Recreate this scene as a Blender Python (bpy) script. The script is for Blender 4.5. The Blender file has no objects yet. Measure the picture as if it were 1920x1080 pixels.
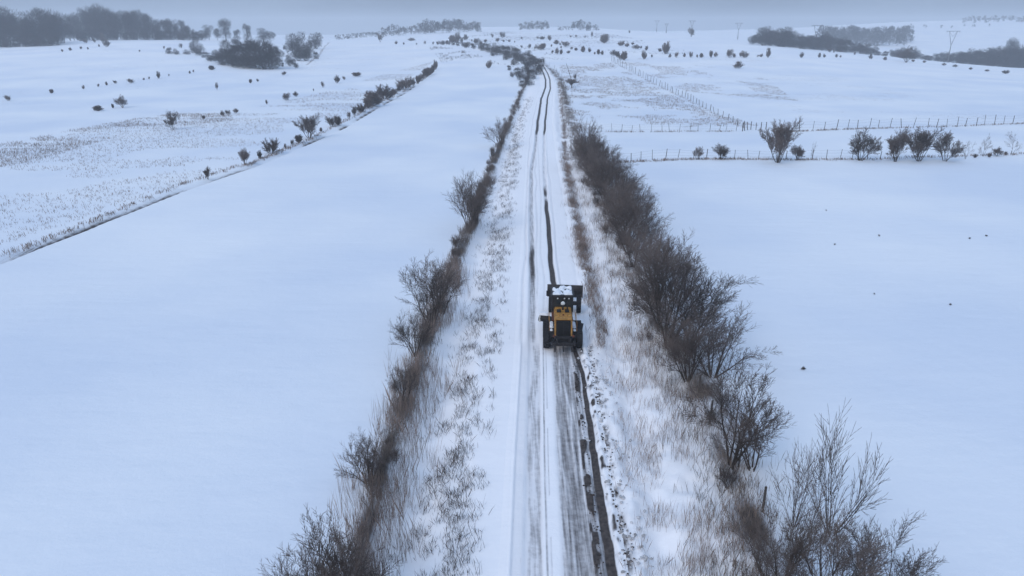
import bpy, math, random
import numpy as np
from mathutils import Vector, Matrix

SC = bpy.context.scene
COL = SC.collection
R = math.radians

# ------------------------------------------------------------------ camera
F = 1371.0                      # focal length in pixels of a 1920 wide frame
PITCH = R(19.5)
H0 = 20.0
SP, CP = math.sin(PITCH), math.cos(PITCH)
cam_d = bpy.data.cameras.new("camera")
cam = bpy.data.objects.new("camera", cam_d)
COL.objects.link(cam)
cam_d.sensor_width = 36.0
cam_d.lens = 36.0 * F / 1920.0
cam_d.clip_start = 0.5
cam_d.clip_end = 9000.0
cam.location = (0, 0, H0)
cam.rotation_euler = (R(90) - PITCH, 0, 0)
SC.camera = cam

# ------------------------------------------------------------------ world, sun, exposure
SUN_EL, SUN_AZ = R(38), R(215)
world = bpy.data.worlds.new("World")
SC.world = world
world.use_nodes = True
wn, wl = world.node_tree.nodes, world.node_tree.links
wn.clear()
w_out = wn.new("ShaderNodeOutputWorld")
w_bg = wn.new("ShaderNodeBackground")
w_sky = wn.new("ShaderNodeTexSky")
w_sky.sky_type = 'NISHITA'
w_sky.sun_disc = False
w_sky.sun_elevation = SUN_EL
w_sky.sun_rotation = SUN_AZ
w_sky.air_density = 1.0
w_sky.dust_density = 3.0
w_mix = wn.new("ShaderNodeMixRGB")
w_mix.inputs[0].default_value = 0.80
# the overcast deck: soft grey-blue cloud with slow changes of brightness
w_tc = wn.new("ShaderNodeTexCoord")
w_map = wn.new("ShaderNodeMapping")
w_map.inputs['Scale'].default_value = (1.6, 1.6, 7.0)
w_noise = wn.new("ShaderNodeTexNoise")
w_noise.inputs['Scale'].default_value = 1.7
w_noise.inputs['Detail'].default_value = 5.0
w_ramp = wn.new("ShaderNodeValToRGB")
w_ramp.color_ramp.elements[0].position = 0.32
w_ramp.color_ramp.elements[0].color = (0.55, 0.56, 0.58, 1)
w_ramp.color_ramp.elements[1].position = 0.68
w_ramp.color_ramp.elements[1].color = (1, 1, 1, 1)
w_mul = wn.new("ShaderNodeMixRGB")
w_mul.blend_type = 'MULTIPLY'
w_mul.inputs[0].default_value = 1.0
w_mul.inputs[2].default_value = (3.25, 4.50, 6.50, 1)
wl.new(w_tc.outputs['Generated'], w_map.inputs['Vector'])
wl.new(w_map.outputs[0], w_noise.inputs['Vector'])
wl.new(w_noise.outputs[0], w_ramp.inputs[0])
wl.new(w_ramp.outputs[0], w_mul.inputs[1])
wl.new(w_sky.outputs[0], w_mix.inputs[1])
wl.new(w_mul.outputs[0], w_mix.inputs[2])
# an overcast sky is brighter overhead than at the horizon
w_sep = wn.new("ShaderNodeSeparateXYZ")
w_grad = wn.new("ShaderNodeMath"); w_grad.operation = 'MULTIPLY_ADD'
w_grad.inputs[1].default_value = 1.32
w_grad.inputs[2].default_value = 0.69
w_grad.use_clamp = False
w_fin = wn.new("ShaderNodeMixRGB"); w_fin.blend_type = 'MULTIPLY'; w_fin.inputs[0].default_value = 1.0
wl.new(w_tc.outputs['Generated'], w_sep.inputs[0])
wl.new(w_sep.outputs['Z'], w_grad.inputs[0])
wl.new(w_mix.outputs[0], w_fin.inputs[1])
wl.new(w_grad.outputs[0], w_fin.inputs[2])
wl.new(w_fin.outputs[0], w_bg.inputs['Color'])
w_bg.inputs['Strength'].default_value = 0.10
wl.new(w_bg.outputs[0], w_out.inputs['Surface'])

sun_d = bpy.data.lights.new("sun", 'SUN')
sun_d.energy = 0.8
sun_d.angle = R(25)
sun_d.color = (1.0, 0.97, 0.93)
sun = bpy.data.objects.new("sun", sun_d)
COL.objects.link(sun)
sv = Vector((math.sin(SUN_AZ) * math.cos(SUN_EL), math.cos(SUN_AZ) * math.cos(SUN_EL), math.sin(SUN_EL)))
sun.rotation_euler = sv.to_track_quat('Z', 'Y').to_euler()

SC.view_settings.view_transform = 'Standard'
SC.view_settings.look = 'None'
SC.view_settings.gamma = 1.0
SC.view_settings.exposure = 0.15
SC.cycles.volume_bounces = 1
SC.cycles.max_bounces = 6
SC.cycles.diffuse_bounces = 3

# ------------------------------------------------------------------ naming
LABELS = 0


def tag(o, label=None, cat=None, group=None, kind=None):
    if label: o['label'] = label
    if cat: o['category'] = cat
    if group: o['group'] = group
    if kind: o['kind'] = kind
    return o


def empty(name, loc=(0, 0, 0), rz=0.0, s=1.0):
    o = bpy.data.objects.new(name, None)
    o.empty_display_size = 0.3
    COL.objects.link(o)
    o.location = loc
    o.rotation_euler = (0, 0, rz)
    o.scale = (s, s, s) if not isinstance(s, tuple) else s
    return o


def link(name, me, parent=None):
    o = bpy.data.objects.new(name, me)
    COL.objects.link(o)
    if parent is not None: o.parent = parent
    return o


# ------------------------------------------------------------------ materials
def mat(name, col, rough=0.8, metal=0.0, noise=None, amount=0.3, bump=0.0, bscale=8.0, spec=0.3, vary=0.0):
    m = bpy.data.materials.new(name)
    m.use_nodes = True
    n, l = m.node_tree.nodes, m.node_tree.links
    b = n['Principled BSDF']
    b.inputs['Base Color'].default_value = (*col, 1)
    b.inputs['Roughness'].default_value = rough
    b.inputs['Metallic'].default_value = metal
    b.inputs['Specular IOR Level'].default_value = spec
    tc = n.new("ShaderNodeTexCoord")
    if noise:
        t = n.new("ShaderNodeTexNoise"); t.inputs['Scale'].default_value = noise
        t.inputs['Detail'].default_value = 6
        l.new(tc.outputs['Object'], t.inputs['Vector'])
        r = n.new("ShaderNodeValToRGB")
        r.color_ramp.elements[0].position = 0.3
        r.color_ramp.elements[1].position = 0.7
        r.color_ramp.elements[0].color = (*[c * (1 - amount) for c in col], 1)
        r.color_ramp.elements[1].color = (*[min(1, c * (1 + amount)) for c in col], 1)
        l.new(t.outputs[0], r.inputs[0])
        if vary:
            oi = n.new("ShaderNodeObjectInfo")
            mr = n.new("ShaderNodeMapRange"); mr.inputs[3].default_value = 1 - vary; mr.inputs[4].default_value = 1 + vary
            hs = n.new("ShaderNodeHueSaturation")
            l.new(oi.outputs['Random'], mr.inputs[0]); l.new(mr.outputs[0], hs.inputs['Value'])
            l.new(r.outputs[0], hs.inputs['Color']); l.new(hs.outputs[0], b.inputs['Base Color'])
        else: l.new(r.outputs[0], b.inputs['Base Color'])
    if bump:
        t2 = n.new("ShaderNodeTexNoise"); t2.inputs['Scale'].default_value = bscale
        t2.inputs['Detail'].default_value = 5
        l.new(tc.outputs['Object'], t2.inputs['Vector'])
        bp = n.new("ShaderNodeBump"); bp.inputs['Strength'].default_value = bump
        bp.inputs['Distance'].default_value = 0.1
        l.new(t2.outputs[0], bp.inputs['Height']); l.new(bp.outputs[0], b.inputs['Normal'])
    return m


SNOW_C = (0.80, 0.83, 0.88)


def snow_mat():
    """Snow with bare soil showing where the 'soil' attribute of the mesh is high."""
    m = bpy.data.materials.new("snow")
    m.use_nodes = True
    n, l = m.node_tree.nodes, m.node_tree.links
    b = n['Principled BSDF']
    b.inputs['Roughness'].default_value = 0.65
    b.inputs['Specular IOR Level'].default_value = 0.25
    geo = n.new("ShaderNodeNewGeometry")

    def noise(scale, detail, vec=None, mp=None):
        t = n.new("ShaderNodeTexNoise")
        t.inputs['Scale'].default_value = scale
        t.inputs['Detail'].default_value = detail
        src = geo.outputs['Position']
        if mp:
            q = n.new("ShaderNodeMapping"); q.inputs['Scale'].default_value = mp
            l.new(src, q.inputs['Vector']); src = q.outputs[0]
        l.new(src, t.inputs['Vector'])
        return t.outputs[0]

    def math_(op, a, bb, clamp=False):
        q = n.new("ShaderNodeMath"); q.operation = op; q.use_clamp = clamp
        for i, v in enumerate((a, bb)):
            if v is None: continue
            if isinstance(v, (int, float)): q.inputs[i].default_value = v
            else: l.new(v, q.inputs[i])
        return q.outputs[0]
    # soft tone changes of the crust: wind packed against fresh
    big = noise(0.035, 3)
    rs = n.new("ShaderNodeValToRGB")
    rs.color_ramp.elements[0].position = 0.35; rs.color_ramp.elements[0].color = (0.70, 0.755, 0.845, 1)
    rs.color_ramp.elements[1].position = 0.65; rs.color_ramp.elements[1].color = (0.84, 0.865, 0.90, 1)
    l.new(big, rs.inputs[0])
    at = n.new("ShaderNodeAttribute"); at.attribute_name = "soil"
    fine = noise(3.2, 8)
    streak = noise(1.0, 5, mp=(8.0, 0.30, 1.0))
    grit = noise(11.0, 4)
    mm = math_('ADD', math_('MULTIPLY', fine, 0.30), math_('MULTIPLY', streak, 0.70))
    mm = math_('ADD', mm, math_('MULTIPLY', math_('SUBTRACT', grit, 0.5), 0.12))
    # mask = smoothstep(soil + noise - .5)
    s = math_('ADD', math_('MULTIPLY', at.outputs['Fac'], 1.25), math_('SUBTRACT', mm, 0.75))
    s = math_('MULTIPLY', s, 2.2, True)
    rd = n.new("ShaderNodeValToRGB")
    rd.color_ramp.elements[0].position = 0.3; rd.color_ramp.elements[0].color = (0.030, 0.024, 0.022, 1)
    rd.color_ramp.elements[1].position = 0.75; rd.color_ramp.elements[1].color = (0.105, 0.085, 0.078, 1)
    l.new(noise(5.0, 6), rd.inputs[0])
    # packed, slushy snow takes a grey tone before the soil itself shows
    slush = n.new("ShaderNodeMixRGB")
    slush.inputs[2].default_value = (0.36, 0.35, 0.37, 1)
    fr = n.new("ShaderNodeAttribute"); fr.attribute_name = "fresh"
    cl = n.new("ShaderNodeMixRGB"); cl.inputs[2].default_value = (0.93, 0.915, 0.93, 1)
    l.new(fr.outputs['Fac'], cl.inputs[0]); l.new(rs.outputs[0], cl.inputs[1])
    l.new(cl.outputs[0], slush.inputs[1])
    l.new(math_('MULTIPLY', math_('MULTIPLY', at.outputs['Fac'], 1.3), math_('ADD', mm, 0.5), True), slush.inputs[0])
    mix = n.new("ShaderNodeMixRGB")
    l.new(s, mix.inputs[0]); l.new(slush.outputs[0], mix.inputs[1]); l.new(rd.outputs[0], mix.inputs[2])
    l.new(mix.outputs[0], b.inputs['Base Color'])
    # relief of the crust
    h = math_('ADD', math_('ADD', math_('MULTIPLY', noise(0.9, 6), 0.45), math_('MULTIPLY', noise(1.0, 5, mp=(0.16, 0.55, 1.0)), 0.9)), math_('MULTIPLY', noise(6.0, 5), 0.12))
    bp = n.new("ShaderNodeBump"); bp.inputs['Strength'].default_value = 0.45
    bp.inputs['Distance'].default_value = 0.25
    l.new(h, bp.inputs['Height']); l.new(bp.outputs[0], b.inputs['Normal'])
    return m


M_SNOW = snow_mat()
M = {
    'bark': mat('bark', (0.062, 0.048, 0.040), 0.9, vary=0.3, noise=3.0, amount=0.35),
    'twig': mat('twig', (0.118, 0.094, 0.084), 0.9, vary=0.35, noise=0.8, amount=0.30),
    'twigred': mat('twig_reddish', (0.145, 0.116, 0.102), 0.9, vary=0.35, noise=0.8, amount=0.30),
    'bramble': mat('dry_bramble', (0.20, 0.165, 0.14), 0.9, noise=0.7, amount=0.40),
    'pale': mat('pale_whip', (0.30, 0.235, 0.205), 0.9, noise=0.6, amount=0.35),
    'weed': mat('dry_weed', (0.23, 0.17, 0.14), 0.9, noise=0.6, amount=0.45),
    'darkweed': mat('dark_weed', (0.085, 0.066, 0.060), 0.9, noise=0.5, amount=0.45),
    'woodtwig': mat('wood_twig', (0.046, 0.039, 0.038), 0.9, noise=0.15, amount=0.30),
    'post': mat('grey_timber', (0.075, 0.065, 0.060), 0.9, noise=6.0, amount=0.3),
    'wire': mat('wire', (0.10, 0.10, 0.11), 0.6, 0.6, noise=9.0, amount=0.2),
    'concrete': mat('pylon_concrete', (0.16, 0.16, 0.17), 0.9, noise=2.0, amount=0.2),
    'yellow': mat('worn_yellow_paint', (0.36, 0.175, 0.034), 0.55, noise=4.5, amount=0.45, bump=0.1, spec=0.4),
    'dark': mat('dark_steel', (0.030, 0.028, 0.030), 0.55, 0.3, noise=3.0, amount=0.4),
    'grille': mat('radiator_grille', (0.012, 0.012, 0.013), 0.7, noise=9.0, amount=0.5),
    'rubber': mat('tyre_rubber', (0.022, 0.022, 0.025), 0.85, noise=5.0, amount=0.3),
    'glass': mat('cab_glass', (0.020, 0.026, 0.030), 0.12, 0.0, noise=2.0, amount=0.3, spec=0.6),
    'brown': mat('rusty_red_brown_paint', (0.12, 0.040, 0.025), 0.7, noise=3.0, amount=0.4),
    'snowcap': mat('snow_cap', SNOW_C, 0.7, noise=2.0, amount=0.05, bump=0.5, bscale=5.0),
    'lens': mat('lamp_lens', (0.55, 0.58, 0.60), 0.25, noise=9.0, amount=0.1),
    'white': mat('white_cap', (0.62, 0.62, 0.60), 0.5, noise=5.0, amount=0.1),
    'soil': mat('frozen_soil', (0.060, 0.048, 0.044), 0.95, noise=4.0, amount=0.4, bump=0.5),
    'clod': mat('dirty_snow_clod', (0.50, 0.50, 0.52), 0.8, noise=1.2, amount=0.5, bump=0.5),
}

# ------------------------------------------------------------------ terrain height
def slope_of(Y):
    v = (540.0 - np.asarray(Y, float)) / F
    return (-SP + v * CP) / (CP + v * SP)


TX = np.array([-500, 0, 200, 400, 600, 700, 800, 900, 1000, 1130, 1300, 1500, 1700, 1900, 2400], float)
TD = np.array([200, 260, 330, 420, 520, 650, 850, 1200, 1800, 3200], float)
TROWS = np.array([
    [203, 165, 132, 104, 90, 84, 88, 90, 78, 66],
    [203, 165, 132, 104, 88, 80, 86, 90, 78, 66],
    [203, 165, 128, 98, 78, 72, 78, 88, 78, 66],
    [203, 166, 130, 103, 84, 70, 74, 86, 78, 66],
    [203, 168, 136, 110, 90, 78, 82, 86, 76, 66],
    [203, 168, 134, 106, 88, 79, 66, 60, 72, 66],
    [203, 168, 132, 104, 86, 76, 62, 52, 66, 64],
    [203, 167, 129, 100, 82, 70, 58, 48, 60, 62],
    [203, 165, 126, 98, 80, 68, 58, 49, 58, 60],
    [203, 166, 127, 99, 80, 67, 57, 51, 60, 60],
    [203, 168, 130, 100, 81, 68, 62, 66, 62, 58],
    [203, 169, 137, 110, 93, 86, 90, 80, 52, 52],
    [203, 170, 143, 120, 109, 108, 112, 66, 38, 44],
    [203, 174, 150, 134, 127, 129, 118, 62, 36, 44],
    [203, 178, 158, 146, 140, 140, 126, 60, 30, 40]], float)
TZ = H0 + TD[None, :] * slope_of(TROWS)
TU = ((TX - 960.0) / F) / 1.056

NU, NDD = 240, 420
gu = np.linspace(-1.3, 1.3, NU)
gl = np.linspace(math.log(150.0), math.log(3600.0), NDD)
Dn = np.concatenate([[100.0, 150.0], TD, [3700.0]])
Zn = np.concatenate([np.zeros((len(TX), 2)), TZ, TZ[:, -1:]], axis=1)
tmp = np.array([np.interp(gl, np.log(Dn), Zn[i]) for i in range(len(TX))])
GRID = np.array([np.interp(gu, TU, tmp[:, j]) for j in range(NDD)]).T
for _ in range(3):
    for ax, k in ((0, 9), (1, 13)):
        pad = [(0, 0), (0, 0)]; pad[ax] = (k // 2, k // 2)
        P = np.pad(GRID, pad, mode='edge')
        c = np.cumsum(P, axis=ax)
        c = np.concatenate([np.zeros_like(np.take(c, [0], axis=ax)), c], axis=ax)
        n0 = GRID.shape[ax]
        GRID = (np.take(c, range(k, k + n0), axis=ax) - np.take(c, range(0, n0), axis=ax)) / k


def _hash(ix, iy, seed):
    h = (ix * 374761393 + iy * 668265263 + seed * 1442695041) & 0xffffffff
    h = ((h ^ (h >> 13)) * 1274126177) & 0xffffffff
    return ((h ^ (h >> 16)) & 0xffff) / 65535.0


def vnoise(x, y, seed=0):
    ix = np.floor(x).astype(np.int64); iy = np.floor(y).astype(np.int64)
    fx = x - ix; fy = y - iy
    fx = fx * fx * (3 - 2 * fx); fy = fy * fy * (3 - 2 * fy)
    a = _hash(ix, iy, seed); b = _hash(ix + 1, iy, seed)
    c = _hash(ix, iy + 1, seed); d = _hash(ix + 1, iy + 1, seed)
    return (a * (1 - fx) + b * fx) * (1 - fy) + (c * (1 - fx) + d * fx) * fy - 0.5


def base_h(x, y):
    x = np.asarray(x, float); y = np.asarray(y, float)
    yy = np.maximum(y, 150.0)
    u = np.clip(x / yy, -1.29, 1.29)
    fu = (u - gu[0]) / (gu[1] - gu[0])
    fl = (np.log(np.clip(yy, 150.0, 3590.0)) - gl[0]) / (gl[1] - gl[0])
    iu = np.clip(fu.astype(int), 0, NU - 2); il = np.clip(fl.astype(int), 0, NDD - 2)
    a = fu - iu; b = fl - il
    z = (GRID[iu, il] * (1 - a) * (1 - b) + GRID[iu + 1, il] * a * (1 - b)
         + GRID[iu, il + 1] * (1 - a) * b + GRID[iu + 1, il + 1] * a * b)
    fade = np.clip((y - 100.0) / 100.0, 0, 1)
    return z * fade * fade * (3 - 2 * fade)


def cast(px, py, hf):
    """where the sight line through a pixel of the 1920 wide photo meets the ground"""
    px = np.atleast_1d(np.asarray(px, float)); py = np.atleast_1d(np.asarray(py, float))
    v = (540.0 - py) / F
    dy = CP + v * SP
    k = (-SP + v * CP) / dy
    u = ((px - 960.0) / F) / dy
    Ds = np.exp(np.linspace(math.log(12.0), math.log(3300.0), 700))
    out = np.empty((len(px), 3))
    for s in range(0, len(px), 4000):
        e = min(len(px), s + 4000)
        kk, uu = k[s:e, None], u[s:e, None]
        zz = H0 + Ds[None] * kk - hf(uu * Ds[None], np.broadcast_to(Ds, (e - s, len(Ds))))
        below = zz < 0
        idx = np.where(below.any(1), below.argmax(1), len(Ds) - 1)
        idx = np.clip(idx, 1, None)
        lo = Ds[idx - 1].copy(); hi = Ds[idx].copy()
        for _ in range(18):
            mid = (lo + hi) / 2
            f = H0 + mid * kk[:, 0] - hf(uu[:, 0] * mid, mid)
            b = f < 0
            hi = np.where(b, mid, hi); lo = np.where(b, lo, mid)
        D = (lo + hi) / 2
        out[s:e, 0] = uu[:, 0] * D; out[s:e, 1] = D
        out[s:e, 2] = hf(out[s:e, 0], D)
    return out


def curve(pix):
    """pixel polyline -> arrays (D, x), D rising, extended a little at the near end"""
    p = np.array(pix, float)
    w = cast(p[:, 0], p[:, 1], base_h)
    o = np.argsort(w[:, 1]); w = w[o]
    sl = (w[1, 0] - w[0, 0]) / (w[1, 1] - w[0, 1])
    y0 = -30.0
    return np.concatenate([[y0], w[:, 1]]), np.concatenate([[w[0, 0] + sl * (y0 - w[0, 1])], w[:, 0]])


ROAD_PIX = [(1055, 1080), (1043.5, 871), (1035, 655), (1028, 527), (1021, 400), (1017, 330), (1014, 270),
            (1015, 230), (1022, 180), (1027, 162), (1024, 145), (1016, 128), (1000, 115), (965, 104), (905, 93), (850, 83), (760, 78)]
cRx = curve(ROAD_PIX)
cL = curve([(672, 1080), (718, 880), (768, 740), (800, 640), (850, 500), (884, 430), (908, 350), (940, 270),
            (957, 225), (975, 180), (992, 140), (985, 118), (950, 100), (905, 92), (860, 84), (810, 76)])
cT = curve([(1440, 1080), (1385, 880), (1300, 705), (1247, 625), (1205, 540), (1172, 460), (1140, 395), (1112, 340),
            (1088, 290), (1075, 240), (1060, 190), (1052, 150), (1030, 128), (1010, 112)])
cW = curve([(1215, 1080), (1188, 880), (1150, 720), (1122, 600), (1098, 500), (1078, 400), (1066, 330), (1059, 290),
            (1058, 240), (1052, 190), (1046, 150), (1028, 125)])
cRutL = curve([(1012, 1080), (1004, 870), (999, 690), (998, 593), (998, 490), (996, 410), (997, 320), (1004, 275), (1008, 230), (1015, 185), (1019, 175),
               (1023, 163), (1023, 150), (1018, 135), (1011, 123)])
cRutR = curve([(1150, 1080), (1113, 850), (1092, 700), (1060, 600), (1036, 527), (1033, 493), (1028, 427), (1023, 367), (1020, 300), (1020, 260),
               (1022, 230), (1027, 182), (1032, 167), (1031, 150), (1027, 138), (1020, 126)])
fx = lambda c, y: np.interp(y, c[0], c[1])


def sstep(a, b, x):
    t = np.clip((x - a) / (b - a), 0, 1)
    return t * t * (3 - 2 * t)


def ground_h(x, y, under_road=False):
    x = np.asarray(x, float); y = np.asarray(y, float)
    z = base_h(x, y)
    rc = fx(cRx, y); lc = fx(cL, y); tc = fx(cT, y)
    near = 1 - sstep(210, 300, y)
    t = x - rc
    # rough verges between the hedges
    inl = sstep(0.0, 1.5, x - lc) * (1 - sstep(-4.6, -3.4, t))
    inr = sstep(2.6, 3.6, t) * (1 - sstep(-0.5, 1.5, x - tc))
    rough = (vnoise(x * 0.9, y * 0.5, 1) * 0.30 + vnoise(x * 2.3, y * 1.6, 2) * 0.16 + vnoise(x * 5, y * 4, 3) * 0.07)
    z = z + near * (inl * 0.5 + inr) * rough * 1.5
    # shallow ditch on the left, bank under each hedge, ditch on the right
    dl = (rc - 3.6 - lc)
    z = z - near * 0.65 * np.exp(-((x - (lc + 0.38 * dl)) / 1.3) ** 2)
    z = z - near * 0.35 * np.exp(-((x - (rc + 4.4)) / 0.7) ** 2)
    z = z + near * 0.35 * np.exp(-((x - lc) / 0.9) ** 2) + near * 0.30 * np.exp(-((x - tc) / 1.3) ** 2)
    # fields: slow wind drifts
    z = z + 0.30 * vnoise(x * 0.06, y * 0.045, 5) * sstep(4, 14, np.abs(t)) + 0.05 * vnoise(x * 0.22, y * 0.13, 6) * sstep(4, 10, np.abs(t))
    # road bed carried a little above the fields, windrow at its right edge
    z = z + near * 0.16 * np.exp(-((t - 3.0) / 0.45) ** 2) * (1 + 2.0 * vnoise(x * 3.0, y * 1.7, 8))
    if under_road:
        z = z - 0.55 * (1 - sstep(1.9, 2.35, np.abs(t)))
    # field edge ditch on the far left
    return z


_fd = None


def GH(x, y):
    return ground_h(x, y)


def G(px, py):
    return cast(px, py, GH)


def gz(x, y):
    return float(GH(np.array([x]), np.array([y]))[0])


def mesh_from(verts, faces_flat, face_len, name, mats, attr=None, smooth=False, mi=None):
    verts = np.asarray(verts, dtype=np.float32)
    ff = np.asarray(faces_flat, dtype=np.int32).ravel()
    nf = len(ff) // face_len
    me = bpy.data.meshes.new(name)
    me.vertices.add(len(verts)); me.vertices.foreach_set('co', verts.ravel())
    me.loops.add(len(ff)); me.loops.foreach_set('vertex_index', ff)
    me.polygons.add(nf)
    me.polygons.foreach_set('loop_start', np.arange(0, nf * face_len, face_len, dtype=np.int32))
    me.polygons.foreach_set('loop_total', np.full(nf, face_len, dtype=np.int32))
    if not isinstance(mats, (list, tuple)): mats = [mats]
    for m in mats: me.materials.append(m)
    if mi is not None: me.polygons.foreach_set('material_index', np.asarray(mi, dtype=np.int32))
    me.polygons.foreach_set('use_smooth', np.full(nf, smooth, dtype=bool))
    if attr is not None:
        for nm_, val in attr.items():
            a = me.attributes.new(nm_, 'FLOAT', 'POINT')
            a.data.foreach_set('value', np.asarray(val, dtype=np.float32).ravel())
    me.update(calc_edges=True)
    return me


def grid_faces(nr, nc):
    i = np.arange(nr - 1)[:, None] * nc + np.arange(nc - 1)[None]
    i = i.ravel()
    return np.stack([i, i + 1, i + nc + 1, i + nc], axis=1)


# ditch line at the edge of the smooth left field (dark broken line of bare soil)
DITCH = cast(*np.array([(-60, 508), (0, 490), (70, 462), (150, 432), (185, 417), (250, 392), (335, 358), (400, 335), (445, 320), (470, 312), (530, 288), (590, 262), (640, 240), (700, 205), (760, 172), (815, 132)], float).T, base_h)

# ------------------------------------------------------------------ ground sheet
rows = np.concatenate([np.arange(-40, 12, 4.0), np.arange(12, 20, 0.5), 20 * np.exp(np.linspace(0, math.log(3400 / 20.0), 620))])
s = np.linspace(-1, 1, 461)
cu = np.sign(s) * (0.30 * np.abs(s) + 0.85 * np.abs(s) ** 2.4)
Yg = np.repeat(rows[:, None], len(cu), 1)
Xg = cu[None] * (np.maximum(rows, 0)[:, None] * 1.0 + 45) + 0.03 * np.maximum(rows, 0)[:, None]
Zg = ground_h(Xg, Yg, True)


def polydist(x, y, P):
    best = np.full(x.shape, 1e9)
    for a, b in zip(P[:-1], P[1:]):
        d = b[:2] - a[:2]; L = (d ** 2).sum()
        t = np.clip(((x - a[0]) * d[0] + (y - a[1]) * d[1]) / L, 0, 1)
        best = np.minimum(best, np.hypot(x - a[0] - t * d[0], y - a[1] - t * d[1]))
    return best


soil = np.zeros_like(Xg)
dd = polydist(Xg, Yg, DITCH)
nz = vnoise(Xg * 0.13, Yg * 0.13, 21) + 0.5
soil = np.maximum(soil, np.exp(-(dd / 0.40) ** 2) * np.clip(nz * 2.0 - 0.75, 0, 1) * 0.9)
Zg = Zg - 0.45 * np.exp(-(dd / 0.5) ** 2)
lcv = fx(cL, Yg); tcv = fx(cT, Yg); wcv = fx(cW, Yg)
fadeS = 1 - sstep(330, 420, Yg)
nb = vnoise(Xg * 0.8, Yg * 0.5, 31) + 0.5
soil = np.maximum(soil, fadeS * (0.58 + 0.22 * sstep(50, 80, Yg)) * np.exp(-((Xg - lcv) / 0.50) ** 2) * np.clip(nb * 1.5, 0, 1))
soil = np.maximum(soil, fadeS * 0.62 * np.exp(-((Xg - tcv) / 1.1) ** 2) * np.clip(nb * 1.3, 0, 1))
soil = np.maximum(soil, fadeS * sstep(48, 62, Yg) * 0.45 * np.exp(-((Xg - wcv) / 0.5) ** 2) * np.clip(nb * 1.3, 0, 1))
tt = Xg - fx(cRx, Yg)
soil = np.maximum(soil, (1 - sstep(44, 46, Yg)) * 0.55 * np.exp(-((tt - 2.55) / 0.3) ** 2) * np.clip((vnoise(Xg * 3, Yg * 2.2, 33) + 0.5) * 1.7 - 0.2, 0, 1))
# the sheltered corridor between the hedges keeps cleaner snow than the wind crusted fields
fresh = sstep(-1.5, 1.0, Xg - lcv) * (1 - sstep(-1.0, 2.0, Xg - tcv)) * (1 - sstep(230, 330, Yg))
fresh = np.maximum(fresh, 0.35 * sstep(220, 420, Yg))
V = np.stack([Xg, Yg, Zg], -1).reshape(-1, 3)
gme = mesh_from(V, grid_faces(len(rows), len(cu)), 4, 'ground', M_SNOW, {'soil': soil, 'fresh': fresh}, True)
ground = tag(link('ground', gme), 'snow covered fields and hills with faint drifts and bare soil lines', 'ground', kind='structure')

# ------------------------------------------------------------------ road
ry = np.concatenate([np.arange(12, 62, 0.13), np.arange(62, 200, 0.45), np.arange(200, 470, 1.2)])
rt = np.linspace(-2.7, 2.7, 109)
RY = np.repeat(ry[:, None], len(rt), 1)
RT = np.repeat(rt[None], len(ry), 0)
RXc = fx(cRx, RY)
RX = RXc + RT
behind = 1 - sstep(44.3, 46.5, RY)           # graded stretch
ahead = 1 - behind
zc = base_h(RXc, RY)
RZ = zc + 0.06
wig = vnoise(RY * 0.25, RY * 0 + 1, 41) * 0.10


def band(c, w, soft=0.06):
    d = np.abs(RX - c)
    return 1 - sstep(w - soft, w + soft, d)


def line(y, off):                             # lane line held relative to the road centre
    return fx(cRx, y) + off


rl = fx(cRutL, RY); rr = fx(cRutR, RY)
far = sstep(205, 220, RY)
S = np.zeros_like(RX); DZ = np.zeros_like(RX)
# ahead of the machine: a soft left groove, right groove bared in stretches, two dark ruts far up the road
g = ahead * band(rl + wig, 0.24, 0.14)
DZ -= 0.09 * g
dark_far = sstep(146, 156, RY) * (1 - sstep(345, 370, RY))
S = np.maximum(S, g * (0.30 + 0.26 * sstep(54, 62, RY) * (1 - sstep(66, 70, RY)) + 0.70 * dark_far))
g = ahead * band(rr + wig, 0.20, 0.10)
DZ -= 0.10 * g
near_dark = (1 - sstep(84, 92, RY)) + 0.6 * np.clip(vnoise(RY * 0.16, RY * 0 + 3, 43) * 3, 0, 1) * (1 - sstep(92, 100, RY))
S = np.maximum(S, g * np.clip(0.20 + 0.75 * near_dark + 0.75 * dark_far, 0, 1))
for off, w, dep in ((-0.95, .10, .03), (-2.05, .10, .05), (0.55, 0.08, .03), (0.95, .06, .03), (-0.45, .07, .02)):
    o2 = off + vnoise(RY * 0.12, RY * 0 + off * 7, 45) * 0.35
    g = ahead * band(line(RY, 0) + o2, w, 0.08) * (1 - far)
    DZ -= dep * g
    S = np.maximum(S, 0.16 * g)
DZ += ahead * 0.05 * band(rr + wig + 0.42, 0.12, 0.1) + ahead * 0.05 * band(rl + wig - 0.45, 0.14, 0.1)
# behind the machine
nr_ = vnoise(RT * 9, RY * 0.35, 47) + 0.5
g = behind * band(RXc - 1.15 + wig * .5, 0.38, 0.12); DZ -= 0.08 * g; S = np.maximum(S, 0.20 * g * (0.6 + nr_))
g = behind * (1 - sstep(-2.05, -1.95, RT)) * sstep(-2.2, -2.1, RT); DZ += 0.03 * g
g = behind * sstep(-2.08, -2.0, RT); DZ -= 0.05 * g
S = np.maximum(S, 0.12 * g * (1 - sstep(-1.6, -1.5, RT)))
S = np.maximum(S, behind * 0.40 * band(RXc - 0.58, 0.035, 0.03))
S = np.maximum(S, behind * 0.40 * band(RXc - 0.42 + wig * 0.4, 0.02, 0.03) * (vnoise(RY * .4, RY * 0, 48) > -0.1))
g = behind * sstep(-0.15, 0.25, RT) * (1 - sstep(1.80, 1.86, RT))
WB = RT + 0.16 * vnoise(RY * 0.10, RY * 0 + 9, 61) + 0.05 * vnoise(RY * 0.5, RT * 0.8, 62)
st = vnoise(WB * 7.0, RY * 0.22, 49) + 0.5
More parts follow.
